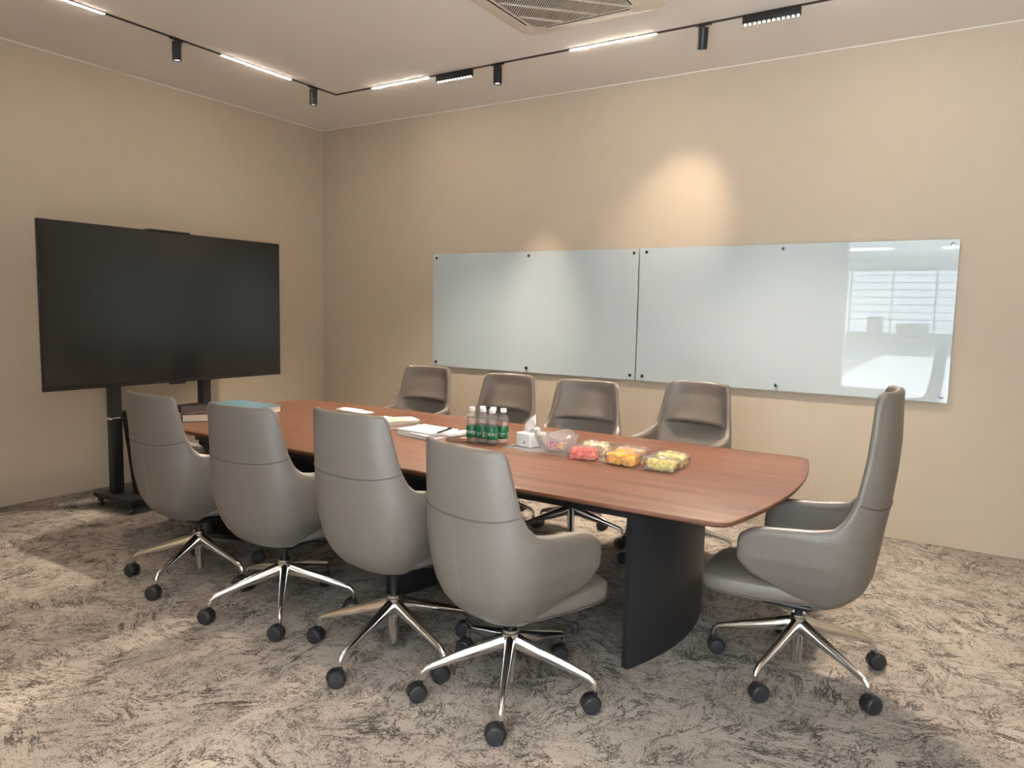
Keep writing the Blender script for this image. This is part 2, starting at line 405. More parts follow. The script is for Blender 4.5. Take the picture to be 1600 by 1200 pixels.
class Shell:
    N_EXP = 2.6
    def __init__(s, H):
        s.H = H
        hb = H > 1.1
        if hb:
            s.d = smooth_table([.315, .335, .362, .412, .47, .585, .66, .80, .92, 1.03, 1.24], [.04, .14, .195, .243, .268, .287, .296, .318, .330, .336, .331])
            s.w = smooth_table([.315, .335, .362, .412, .47, .55, .66, .72, .80, .92, 1.24], [.05, .14, .180, .217, .250, .275, .285, .275, .265, .256, .238])
        else:
            s.d = smooth_table([.315, .335, .362, .412, .47, .585, .66, .80, .92, 1.06], [.04, .14, .195, .243, .268, .287, .294, .308, .318, .322])
            s.w = smooth_table([.315, .335, .362, .412, .47, .55, .66, .72, .80, .90, 1.06], [.05, .14, .180, .217, .250, .275, .285, .276, .266, .258, .248])
        s.c = smooth_table([.315, .345, .38, .44, .70, 1.30], [.05, .12, .18, .20, .20, .17])
        s.yf = smooth_table([.40, .49, .54, .60, .64, .70], [.15, .172, .188, .186, .172, .14], w=6)
        T = H-0.02
        if hb: s.top = smooth_table([0, .272, .298, .316, .334, .354, .388, .44, .50, .60, .80, .94, 1.0], [T, T-.002, T-.016, T-.09, .96, .82, .735, .697, .682, .672, .662, .652, .622], 900, 7)
        else: s.top = smooth_table([0, .272, .298, .314, .330, .350, .388, .44, .50, .60, .80, .94, 1.0], [T, T-.002, T-.014, T-.06, .91, .82, .745, .712, .699, .690, .679, .666, .634], 900, 7)
        s.bot = smooth_table([0, .36, .42, .50, .70, .96, 1.0], [.324, .328, .352, .388, .428, .485, .53], 600, 10)
    def P(s, a, z):
        sg = 1 if a >= 0 else -1; a = abs(a)
        d, w, c = s.d(z), s.w(z), s.c(z)
        if a <= 0.5:
            th = a/0.5*PI/2; e = 2/s.N_EXP
            x = w*math.sin(th)**e if th > 0 else 0.0
            y = -d+c-c*max(0.0, math.cos(th))**e
        else:
            u = (a-0.5)/0.5
            y = (-d+c)+(s.yf(z)+d-c)*u; x = w*(1+0.015*u)
        return Vector((sg*x, y, z))
    def Z(s, a, t):
        a = abs(a); return s.bot(a)+(s.top(a)-s.bot(a))*t
    def S(s, a, t): return s.P(a, s.Z(a, t))
    def nrm(s, a, z):
        e = 0.012
        da = s.P(min(1, a+e), z)-s.P(max(-1, a-e), z); dz = s.P(a, z+0.01)-s.P(a, max(0.317, z-0.01))
        n = da.cross(dz)
        return n.normalized()          # points outwards
    def thick(s, a, z):
        a = abs(a)
        up = min(1.0, max(0.0, (z-.68)/.10))
        base = 0.046*(1-up)+up*(0.030+0.026*max(0.0, 1-(a/.31)**2)*(lambda q: q*q*(3-2*q))(min(1.0, max(0.0, (s.H-.01-z)/.24))))
        lum = max(0.0, 1-abs(z-0.53)/0.22)*0.078*max(0.0, 1-(a/0.40)**2)
        arm = 0.008*min(1, max(0, (a-.45)/.2))
        return base+lum+arm

def build_shell_mesh(sh, NA=61, NT_=30):
    # denser columns where the top edge falls from back to arm
    base = np.concatenate([np.linspace(0, .25, 9)[:-1], np.linspace(.25, .46, 19)[:-1], np.linspace(.46, 1, 13)])
    cols = np.concatenate([-base[:0:-1], base])
    ts = np.linspace(0, 1, NT_)
    O = [[sh.S(a, t) for t in ts] for a in cols]
    I = []
    for ci, a in enumerate(cols):
        row = []
        for ti, t in enumerate(ts):
            z = sh.Z(a, t); row.append(O[ci][ti]-sh.nrm(a, z)*sh.thick(a, z))
        I.append(row)
    bm = bmesh.new()
    vo = [[bm.verts.new(p) for p in r] for r in O]; vi = [[bm.verts.new(p) for p in r] for r in I]
    nc, nt = len(cols), len(ts)
    for i in range(nc-1):
        for j in range(nt-1):
            bm.faces.new((vo[i][j], vo[i+1][j], vo[i+1][j+1], vo[i][j+1]))
            bm.faces.new((vi[i][j+1], vi[i+1][j+1], vi[i+1][j], vi[i][j]))
    loop = [(i, 0) for i in range(nc)]+[(nc-1, j) for j in range(1, nt)]+[(i, nt-1) for i in range(nc-2, -1, -1)]+[(0, j) for j in range(nt-2, 0, -1)]
    rims = []
    for k, (i, j) in enumerate(loop):
        o, q = O[i][j], I[i][j]
        pv = O[loop[k-1][0]][loop[k-1][1]]; nx = O[loop[(k+1) % len(loop)][0]][loop[(k+1) % len(loop)][1]]
        tang = (nx-pv).normalized(); n = (o-q).normalized()
        out = tang.cross(n).normalized()
        C = (o+q)/2; r = (o-q).length/2
        rims.append([bm.verts.new(C+(o-C)*math.cos(ph)+out*r*0.8*math.sin(ph)) for ph in (PI/6, PI/3, PI/2, 2*PI/3, 5*PI/6)])
    L = len(loop)
    for k in range(L):
        i, j = loop[k]; i2, j2 = loop[(k+1) % L]
        A = [vo[i][j]]+rims[k]+[vi[i][j]]; B_ = [vo[i2][j2]]+rims[(k+1) % L]+[vi[i2][j2]]
        for q in range(len(A)-1): bm.faces.new((A[q], A[q+1], B_[q+1], B_[q]))
    return bm, cols

def build_back_cushion(sh, z0, z1, amax=0.298):
    """padded inner back panel whose lower edge makes a fold"""
    bm = bmesh.new(); NA, NZ = 29, 22
    fr, bk = [], []
    amz = []
    for j in range(NZ):
        z = z0+(z1-z0)*j/(NZ-1); am = amax
        for a in np.linspace(.28, .40, 60):
            if sh.top(a) > z+.012: am = a
        amz.append(min(am, .385)-.010)
    for i in range(NA):
        rf, rb = [], []
        for j in range(NZ):
            v = j/(NZ-1); z = z0+(z1-z0)*v
            a = amz[j]*(-1+2*i/(NA-1)); u = abs(a)/amz[j]
            n = sh.nrm(a, z); p = sh.P(a, z)-n*(sh.thick(a, z)-0.0015)
            puff = max(0, 1-u**3)*(1-v**2)*0.010+max(0, 1-u**2.2)*0.020*math.exp(-(v/.24)**2)-0.0035*max(u**4, v**3)
            if v < 0.06: puff *= 0.35+0.65*(v/0.06)
            rf.append(p-n*puff); rb.append(p+n*0.008)
        fr.append(rf); bk.append(rb)
    vf = [[bm.verts.new(p) for p in r] for r in fr]; vb = [[bm.verts.new(p) for p in r] for r in bk]
    for i in range(NA-1):
        for j in range(NZ-1):
            bm.faces.new((vf[i][j], vf[i+1][j], vf[i+1][j+1], vf[i][j+1])); bm.faces.new((vb[i][j+1], vb[i+1][j+1], vb[i+1][j], vb[i][j]))
    for i in range(NA-1):
        bm.faces.new((vb[i][0], vb[i+1][0], vf[i+1][0], vf[i][0])); bm.faces.new((vf[i][-1], vf[i+1][-1], vb[i+1][-1], vb[i][-1]))
    for j in range(NZ-1):
        bm.faces.new((vf[0][j], vf[0][j+1], vb[0][j+1], vb[0][j])); bm.faces.new((vb[-1][j], vb[-1][j+1], vf[-1][j+1], vf[-1][j]))
    return bm

def edge_path(sh, a0, a1, n, inset, off):
    """path just below the top edge on the outside"""
    out = []
    for i in range(n):
        a = a0+(a1-a0)*i/(n-1)
        # move inwards from the edge by `inset` (perpendicular to the edge)
        p0 = sh.S(a, 1.0); pa = sh.S(a+0.003, 1.0)-sh.S(a-0.003, 1.0); n_ = sh.nrm(a, sh.Z(a, 1.0))
        inn = pa.normalized().cross(n_)
        if inn.z > 0: inn = -inn
        out.append(p0+inn*inset+n_*off)
    return out

def dash(bm, path, pitch=0.011, ln=0.006, r=0.0011):
    acc = [0.0]
    for a, b_ in zip(path, path[1:]): acc.append(acc[-1]+(b_-a).length)
    s = 0.0
    def at(d):
        k = min(max(1, int(np.searchsorted(acc, d))), len(path)-1)
        f = (d-acc[k-1])/max(1e-9, acc[k]-acc[k-1]); return path[k-1].lerp(path[k], f)
    while s+ln < acc[-1]:
        add_tube(bm, [at(s), at(s+ln)], r, 4); s += pitch

def seat_outline(half_f, half_r, y0, y1, n=64, inset=0.0, e=4.2):
    """rounded trapezoid seat plan"""
    pts = []; yc, hy = (y0+y1)/2, (y1-y0)/2-inset
    for k in range(n):
        th = 2*PI*k/n
        cx = math.copysign(abs(math.cos(th))**(2/e), math.cos(th)); cy = math.copysign(abs(math.sin(th))**(2/e), math.sin(th))
        y = yc+hy*cy; f = (cy+1)/2
        w = half_r+(half_f-half_r)*f-inset
        pts.append((w*cx, y+0.012*(1-cx*cx)*f))
    return pts

def build_seat():
    bm = bmesh.new(); rings = []
    for z, ins in ((.366, .012), (.367, .003), (.372, .000), (.392, -.002), (.412, 0.0), (.421, .003), (.428, .010), (.435, .024), (.444, .06), (.451, .11), (.455, .16), (.456, .21)):
        rings.append([Vector((x, y, z+0.012*max(0, min(1, (0.1-y)/0.3))-0.010*max(0, (y-0.22)/0.15)**2*min(1, max(0, (z-.40)/.05)))) for x, y in seat_outline(.252, .190, -.17, .372, inset=ins)])
    add_stack(bm, rings); return bm
def build_pan():
    bm = bmesh.new(); rings = []       # shallow dish whose rear tucks into the shell
    for z, ins in ((.326, .17), (.327, .13), (.332, .085), (.340, .045), (.351, .016), (.360, .005), (.3655, .004)):
        f = (0.366-z)/0.048
        rings.append([Vector((x, y-0.03*f, z+0.010*f*max(0, y)/0.37)) for x, y in seat_outline(.252, .150, -.07, .372, inset=ins)])
    add_stack(bm, rings); return bm

def build_leg(ang):
    bm = bmesh.new(); rings = []
    d = Vector((math.cos(ang), math.sin(ang), 0)); s = Vector((-d.y, d.x, 0)); u = Vector((0, 0, 1))
    # (r, z_centre, half width, half height, tilt of the section)
    secs = [(.018, .212, .021, .036, 0), (.045, .208, .021, .032, 0), (.12, .187, .0195, .027, 0), (.22, .160, .0165, .020, 0), (.30, .137, .0138, .0148, 0), (.328, .128, .013, .0135, .35), (.344, .115, .0125, .0125, 1.1), (.349, .098, .0115, .0115, 1.5), (.35, .083, .010, .010, 1.57)]
    for r, z, hw, hh, tl in secs:
        c = d*r+u*z; up = u*math.cos(tl)+d*math.sin(tl)
        ring = []
        for k in range(14):
            th = 2*PI*k/14; cx, cy = math.cos(th), math.sin(th)
            wx = hw*(1.0 if cy < 0.2 else 1.0-0.45*(cy-0.2)/0.8)   # narrower ridge on top
            ring.append(c+s*(wx*math.copysign(abs(cx)**0.7, cx))+up*(hh*math.copysign(abs(cy)**0.8, cy)))
        rings.append(ring)
    add_stack(bm, rings); return bm

def make_chair_parts(root, H, seam_z):
    """builds every part of a swivel chair under root (faces +y)"""
    sh = Shell(H)
    bm, cols = build_shell_mesh(sh); mesh_obj('shell', bm, M['leather'], root, True, 2.2)
    zc0 = 0.755; zc1 = H-0.045
    mesh_obj('back_cushion', build_back_cushion(sh, zc0, zc1), M['leather'], root, True, 0.9)
    # welted seam across the back dipping in the middle, and the centre seam under it
    am = 0.0
    for a in np.linspace(0, .42, 200):
        if sh.top(a) > seam_z+0.012: am = a
    b = bmesh.new(); path = []; path2 = []
    for a in np.linspace(-am, am, 49):
        z = seam_z-0.0+0.028*(abs(a)/am)**2-0.022
        n = sh.nrm(a, z); path.append(sh.P(a, z)+n*0.0005); path2.append(sh.P(a, z-0.009)+n*0.0004)
    add_tube(b, path, 0.0032, 6); mesh_obj('seam', b, M['leather_seam'], root)
    b = bmesh.new(); dash(b, path2, 0.010, 0.0065, 0.0008)
    dash(b, [sh.P(0.0, z)+sh.nrm(0.0, z)*0.0006 for z in np.linspace(seam_z-0.035, 0.375, 26)], 0.010, 0.0065, 0.0010)
    for sgn in (1, -1):
        dash(b, edge_path(sh, sgn*.27, sgn*.52, 70, 0.004, 0.001), 0.0095, 0.0055, 0.0013)
        dash(b, edge_path(sh, sgn*.27, sgn*.52, 70, 0.014, 0.001), 0.0095, 0.0055, 0.0012)
    mesh_obj('stitching', b, M['stitch'], root, False)
    mesh_obj('seat', build_seat(), M['leather'], root, True, 1.2)
    mesh_obj('seat_pan', build_pan(), M['leather'], root, True, 1.2)
    b = bmesh.new()
    ol = seat_outline(.252, .190, -.17, .372, inset=-0.0015)
    pts = [Vector((x, y, .366+0.012*max(0, min(1, (0.1-y)/0.3)))) for x, y in ol]; add_tube(b, pts+[pts[0]], 0.0025, 6, False)
    mesh_obj('seat_piping', b, M['leather_seam'], root)
    b = bmesh.new()
    ol = seat_outline(.252, .190, -.17, .372, inset=0.0035, n=140)
    dash(b, [Vector((x, y, .4218+0.012*max(0, min(1, (0.1-y)/0.3)))) for x, y in ol], .0095, .006, .0011)
    mesh_obj('seat_stitching', b, M['stitch'], root, False)

def make_base(root):
    b = bmesh.new()
    add_lathe(b, [(.026, .262), (.030, .258), (.0305, .247), (.034, .245), (.035, .235), (.030, .17), (.0265, .165), (.0262, .125), (.0225, .122), (.0222, .046), (.019, .042)], 28)
    mesh_obj('hub', b, M['chrome'], root, True, 0.6)
    b = bmesh.new(); add_lathe(b, [(.0165, .19), (.0165, .268), (.021, .290), (.021, .325)], 24); add_box(b, (0, 0.04, .308), (.15, .20, .022), .008)
    mesh_obj('gas_column', b, M['black_plastic'], root, True, 0.6)
    b = bmesh.new()
    add_tube(b, [(.06, .10, .31), (.17, .125, .310), (.205, .13, .305)], [.006, .006, .007], 8); add_box(b, (.215, .135, .292), (.03, .02, .045), .006)
    mesh_obj('lever', b, M['black_plastic'], root, True, 0.6)

def make_leg_and_caster(root, ang, yaw):
    mesh_obj('leg', build_leg(ang), M['chrome'], root, True, 1.3)
    cx, cy = .35*math.cos(ang), .35*math.sin(ang)
    d = Vector((math.cos(yaw), math.sin(yaw), 0)); s = Vector((-d.y, d.x, 0))
    wc = Vector((cx, cy, .034))+d*0.017
    mx = Matrix.Translation(wc) @ Matrix.Rotation(yaw, 4, 'Z')
    b = bmesh.new()
    add_cyl(b, (cx, cy, .074), .0095, .024, n=14)
    # hood: curved shell over the two wheels
    rings = []
    for k in range(13):
        th = math.radians(-20+200*k/12)
        for_ = [(.0385, -.0275), (.0385, .0275), (.0335, .0275), (.0335, -.0275)]
        rings.append([mx @ Vector((r*math.cos(PI-th), w*0.55, r*math.sin(th))) for r, w in for_])
    add_stack(b, rings)
    add_box(b, mx @ Vector((0, 0, 0.010)), (.030, .009, .050), .003, rot=(0, 0, yaw))
    ca = mesh_obj('caster', b, M['black_plastic'], root, True, 0.6)
    for sg in (1, -1):
        w = bmesh.new()
        rot = mx @ Matrix.Translation((0, sg*.0185, 0)) @ Matrix.Rotation(-sg*PI/2, 4, 'X')
        add_lathe(w, [(.012, -.010), (.030, -.010), (.034, -.006), (.034, .004), (.031, .009), (.028, .0105), (.0265, .0095), (.012, .0115)], 26, rot)
        mesh_obj('wheel', w, M['wheel'], ca, True, 0.6)

def build_chair(name, H, seam_z, base_ang, seed):
    root = thing(name, None, 'office chair')
    make_chair_parts(root, H, seam_z); make_base(root)
    rr = random.Random(seed)
    for k in range(5): make_leg_and_caster(root, base_ang+2*PI*k/5, rr.uniform(0, 2*PI))
    return root
mid_proto = {}
def place_chair(kind, x, y, rz, base_rz, label, group, yaws, lift=0.0):
    """kind 'mid'/'high'. base_rz: world angle of one leg. Parts share mesh data; the base turns on its own"""
    nm = 'office_chair' if kind == 'mid' else 'executive_chair'
    if kind not in mid_proto:
        root = thing(nm, label, 'office chair', (x, y, 0), rz, group)
        make_chair_parts(root, 1.035 if kind == 'mid' else 1.24, 0.79 if kind == 'mid' else 0.80); make_base(root)
        mid_proto[kind] = root
        # one leg with its caster, kept as the source of the others
        for k in range(5): make_leg_and_caster(root, base_rz-rz+2*PI*k/5, yaws[k]-rz)
        return root
    src = mid_proto[kind]
    c = src.copy(); COL.objects.link(c); c.location = (x, y, 0); c.rotation_euler = (0, 0, rz)
    tag(c, label, 'office chair', group)
    legs = 0
    for ch in src.children:
        if ch.name.split('.')[0] in ('leg', 'caster'): continue
        o = ch.copy(); COL.objects.link(o); o.parent = c
        if ch.name.split('.')[0] != 'hub': o.location.z = lift      # gas spring raised
    for k in range(5): make_leg_and_caster(c, base_rz-rz+2*PI*k/5, yaws[k]-rz)
    return c

rng = random.Random(3)
def yw(n=5): return [rng.uniform(0, 2*PI) for _ in range(n)]
R = math.radians
GN, GF = 'taupe chairs on the near side of the table', 'taupe chairs along the glass board side of the table'
place_chair('mid', 4.436, -3.205, R(-13), math.atan2(-.336, .173), 'taupe leather swivel chair with its back to us, nearest the camera, facing the fruit boxes', GN, [R(215), R(225), R(222), R(190), R(235)], .010)
place_chair('mid', 3.832, -3.204, R(-4), math.atan2(-.349, .028), 'taupe leather swivel chair seen from behind, second from the right, facing the stacked white papers', GN, [R(228), R(232), R(205), R(240), R(190)], .064)
place_chair('mid', 3.095, -3.175, R(4), math.atan2(-.231, .238), 'taupe leather swivel chair seen from behind, third from right, before the teal book', GN, [R(212), R(222), R(235), R(180), R(200)], .026)
place_chair('mid', 2.355, -3.135, R(-3), math.atan2(-.335, .119), 'taupe leather swivel chair seen from behind, closest to the television stand', GN, [R(205), R(214), R(230), R(200), R(190)], .016)
place_chair('mid', 2.27, -1.29, R(182), R(20), 'taupe swivel chair across the table, leftmost below the glass board, nearest the room corner', GF, yw(), .02)
place_chair('mid', 3.04, -1.31, R(180), R(10), 'taupe swivel chair across the table, behind the water bottles', GF, yw(), .01)
place_chair('mid', 3.74, -1.37, R(188), math.atan2(.28, .04), 'taupe swivel chair across the table, behind the tissue box and clear bowl', GF, yw(), .014)
place_chair('mid', 4.395, -1.255, R(172), math.atan2(.14, .32), 'taupe swivel chair across the table, behind the fruit boxes, rightmost in its row', GF, yw(), .045)
place_chair('high', 5.35, -2.38, R(91), math.atan2(-.33, -.084), 'tall high-backed taupe leather chair at the right head of the table, seen side-on', None, [R(36), R(44), R(30), R(60), R(25)])

# ------------------------------------------------------------------ conference table
def table():
    t = thing('conference_table', 'long walnut conference table with bowed ends on black curved slab legs', 'table', (3.225, -2.128, 0))
    hx, hy, bow, rc = 1.96, 0.778, 0.085, 0.07
    def outline(ins):
        pts = []; n = 24
        def arc(cx, cy, a0, a1, r, m):
            for k in range(m+1):
                a = math.radians(a0+(a1-a0)*k/m); pts.append((cx+r*math.cos(a), cy+r*math.sin(a)))
        X, Y, r = hx-ins, hy-ins, rc
        tilt = math.degrees(math.atan(2*bow/(Y-r)))*0.9
        for sg in (1, -1):
            # end: bowed curve from one corner to the other
            arc2 = []
            a_s = -90 if sg > 0 else 90
            arc(sg*(X-r), -sg*(Y-r), a_s, a_s+90-tilt, r, 6)
            p_end = pts[-1]
            for k in range(1, n):
                v = -1+2*k/n; yy = -p_end[1]*0+abs(p_end[1])*v*sg
                pts.append((p_end[0]+sg*bow*(1-v*v), yy))
            arc(sg*(X-r), sg*(Y-r), a_s+90+tilt, a_s+180, r, 6)
        return pts
    b = bmesh.new()
    rings = []
    for z, ins in ((.7155, .0045), (.718, .0015), (.722, 0), (.731, 0), (.734, .0012), (.735, .004)):
        rings.append([Vector((x, y, z)) for x, y in outline(ins)])
    add_stack(b, rings); mesh_obj('tabletop', b, M['wood'], t, True, 0.9)
    b = bmesh.new()
    add_stack(b, [[Vector((x, y, z)) for x, y in outline(ins)] for z, ins in ((.700, .050), (.7155, .0060))])
    tag(mesh_obj('underside_bevel', b, M['wood_edge'], t, False), 'darker walnut bevel under the top edge')
    b = bmesh.new()
    for yy in (-.60, .47): add_box(b, (0.02, yy, .672), (2.95, .05, .056), .004)
    for xx in (-1.25, 0.18, 1.45): add_box(b, (xx, 0, .672), (.06, 1.15, .056), .004)
    mesh_obj('frame', b, M['black_metal'], t, False)
    def slab_leg(xe, bulge):
        b = bmesh.new(); n = 28; th = .032
        o, i = [], []
        for k in range(n+1):
            v = -1+2*k/n; y = -.162+.485*v; x = xe+bulge*(1-v*v)
            nx, ny = 1.0, 2*bulge*v/.485; l = math.hypot(nx, ny)
            o.append((x+nx/l*th/2, y+ny/l*th/2)); i.append((x-nx/l*th/2, y-ny/l*th/2))
        add_prism(b, o+i[::-1], 0.002, .7005)
        mesh_obj('leg', b, M['charcoal'], t, True, 0.6)
    slab_leg(4.738-3.225, .10); slab_leg(3.41-3.225, .10); slab_leg(1.93-3.225, -.10)
    # aluminium cable lid let into the top
    b = bmesh.new(); add_box(b, (4.10-3.225, -2.015+2.128, .7354), (.80, .30, .0022), .0006)
    tag(mesh_obj('cable_lid', b, M['alu'], t, False), 'brushed aluminium cable lid')
    b = bmesh.new(); add_box(b, (3.725-3.225, -2.03+2.128, .7368), (.018, .12, .0012)); add_box(b, (4.10-3.225, -2.148+2.128, .7368), (.78, .003, .0008))
    mesh_obj('cable_slot', b, M['black_plastic'], t, False)
table()
TT = 0.7352; LID = 0.7368

# ------------------------------------------------------------------ television on its stand
st = thing('television_stand', 'black wheeled steel stand holding up the television at the left wall', 'tv stand', (0.70, -2.25, 0))
def P_(x, y, z): return (x-0.70, y+2.25, z)
b = bmesh.new(); add_prism(b, [(x-0.70, y+2.25) for x, y in rrect(.46, .95, -2.72, -1.76, .03)], .072, .102, .004)
mesh_obj('base', b, M['black_metal'], st, True, .5)
for yy in (-2.62, -1.88):
    b = bmesh.new(); add_box(b, P_(.62, yy, .90), (.075, .075, 1.596), .006); mesh_obj('column', b, M['black_metal'], st, True, .5)
    b = bmesh.new(); add_box(b, P_(.62, yy, .655), (.088, .088, .02), .004); mesh_obj('collar', b, M['chrome'], st, True, .5)
    sg = 1 if yy < -2.2 else -1
    b = bmesh.new(); rings = []
    for x, z in ((.66, .70), (.79, .1015)):
        rings.append([Vector(P_(x+dx, yy+sg*.075+dy, z)) for dx, dy in ((-.03, -.03), (.03, -.03), (.03, .03), (-.03, .03))])
    add_stack(b, rings); mesh_obj('brace', b, M['black_metal'], st, False)
b = bmesh.new(); add_box(b, P_(.62, -2.25, .672), (.05, .67, .06), .005); mesh_obj('crossbar', b, M['black_metal'], st, True, .5)
b = bmesh.new()
for zz in (1.25, 1.62): add_box(b, P_(.66, -2.25, zz), (.02, 1.0, .06), .004)
for yy in (-2.62, -1.88): add_box(b, P_(.668, yy, 1.44), (.016, .05, .6), .003)
mesh_obj('bracket', b, M['black_metal'], st, True, .5)
b = bmesh.new(); add_box(b, P_(.64, -2.22, 2.036), (.20, .33, .010), .003); add_box(b, P_(.645, -2.22, 1.87), (.02, .05, .33), .003); add_box(b, P_(.635, -2.22, 1.70), (.02, .70, .04), .003)
mesh_obj('camera_shelf', b, M['black_metal'], st, True, .5)
for x, y in ((.50, -2.68), (.91, -2.68), (.50, -1.80), (.91, -1.80)):
    b = bmesh.new(); add_cyl(b, P_(x, y, .066), .022, .012, n=16); add_box(b, P_(x+.008, y-.014, .048), (.034, .003, .045), .001); add_box(b, P_(x+.008, y+.014, .048), (.034, .003, .045), .001)
    ca = mesh_obj('caster', b, M['black_metal'], st, True, .5)
    b = bmesh.new(); add_cyl(b, P_(x+.012, y, .0265), .0265, .020, 'Y', 20, .004); mesh_obj('wheel', b, M['wheel'], ca, True, .5)
    b = bmesh.new(); add_cyl(b, P_(x+.012, y, .0265), .012, .032, 'Y', 16, .002); mesh_obj('hub_cap', b, M['chrome'], ca, True, .5)

tv = thing('television', 'large black flat-screen television, switched off, on the wheeled stand', 'television', (.70, -2.152, .893))
def tvp(x, y, z): return (x-.70, y+2.152, z-.893)
ya, yb, za, zb = -3.133, -1.170, .893, 2.034
b = bmesh.new(); add_box(b, tvp(.688, (ya+yb)/2, (za+zb)/2), (.024, yb-ya, zb-za), .003); mesh_obj('bezel', b, M['bezel'], tv, True, .5)
b = bmesh.new(); add_box(b, tvp(.7005, (ya+yb)/2, (za+zb)/2+.008), (.0025, yb-ya-.012, zb-za-.03)); mesh_obj('screen', b, M['screen'], tv, False)
b = bmesh.new(); add_box(b, tvp(.702, (ya+yb)/2, za+.009), (.006, yb-ya-.004, .016), .002); mesh_obj('lower_trim', b, M['bezel'], tv, True, .5)
b = bmesh.new(); add_box(b, tvp(.694, -2.16, za-.006), (.02, .13, .016), .004); mesh_obj('sensor', b, M['bezel'], tv, True, .5)
b = bmesh.new(); add_box(b, tvp(.677, -2.15, 1.40), (.006, 1.3, .7), .002); mesh_obj('rear_cover', b, M['bezel'], tv, True, .5)

# ------------------------------------------------------------------ glass boards
def board(x0, x1, studs, label):
    z0, z1 = .9585, 2.015
    t = thing('glass_board', label, 'whiteboard', ((x0+x1)/2, -0.02, z0), 0, 'white glass boards on the back wall')
    cx = (x0+x1)/2
    b = bmesh.new()
    ol = rrect(x0-cx, x1-cx, 0, z1-z0, .012, 4)
    add_stack(b, [[Vector((x, y, z)) for x, z in ol] for y in (-.004, .004)]); pn = mesh_obj('panel', b, M['board'], t, False); pn.rotation_euler = (R(.42), 0, 0)
    for x, z in studs:
        b = bmesh.new()
        add_lathe(b, [(.006, .0185), (.006, -.004), (.013, -.0042), (.013, -.012), (.0115, -.0145), (.005, -.0155)], 20, Matrix.Translation((x-cx, 0, z-z0)) @ Matrix.Rotation(PI/2, 4, 'X') @ Matrix.Diagonal((1, 1, -1, 1)))
        mesh_obj('stud', b, M['stud'], t, True, .5)
board(1.508, 3.586, [(x, z) for x in (1.548, 2.561, 3.546) for z in (.998, 1.978)], 'left white glass marker board on steel studs, above the two leftmost far chairs')
board(3.598, 5.772, [(x, z) for x in (3.652, 4.693, 5.735) for z in (.998, 1.983)], 'right white glass marker board, mirroring the bright office windows at its right end')

# ------------------------------------------------------------------ ceiling track and lamps
TX, TY, TX2, TY2 = 1.09, -.872, 6.12, -4.95
tr = thing('lighting_track', 'thin black magnetic lighting track running around the ceiling', 'light track', (TX, TY, RZ))
def rail(x0, x1, y0, y1):
    b = bmesh.new(); add_box(b, ((x0+x1)/2-TX, (y0+y1)/2-TY, -.002), (x1-x0, y1-y0, .004)); mesh_obj('rail', b, M['black_metal'], tr, False)
w_ = .013
rail(TX-w_, TX2+w_, TY-w_, TY+w_); rail(TX-w_, TX+w_, TY2+w_, TY-w_); rail(TX-w_, TX2+w_, TY2-w_, TY2+w_); rail(TX2-w_, TX2+w_, TY2+w_, TY-w_)

def strip(x0, x1, y0, y1, label):
    t = thing('linear_lamp', label, 'linear light', ((x0+x1)/2, (y0+y1)/2, RZ-.004), 0, 'glowing linear lamps in the ceiling track')
    lx, ly = max(x1-x0, .024), max(y1-y0, .024)
    along_y = ly > lx
    b = bmesh.new(); add_box(b, (0, 0, -.001), (lx, ly, .002)); mesh_obj('housing', b, M['black_metal'], t, False)
    b = bmesh.new(); add_box(b, (0, 0, -.0033), (.017 if along_y else lx-.004, ly-.004 if along_y else .017, .0026), .0006); mesh_obj('diffuser', b, M['strip'], t, False)
strip(TX, TX, -2.006, -1.364, 'glowing linear ceiling lamp above the television, nearer the room corner')
strip(TX, TX, -3.50, -2.86, 'glowing linear ceiling lamp cut by the top left picture edge')
strip(1.51, 2.11, TY, TY, 'glowing linear ceiling lamp just right of the track corner')
strip(3.367, 4.003, TY, TY, 'glowing linear ceiling lamp below the air conditioner')
strip(5.12, 5.76, TY, TY, 'linear ceiling lamp right of the large dotted lamp, out past the top edge')
for i, (a, c) in enumerate(((-2.2, -1.56), (-4.2, -3.56))):
    strip(TX2, TX2, a, c, 'linear ceiling lamp on the right run of the track out of view, %s' % ('far', 'near')[i])

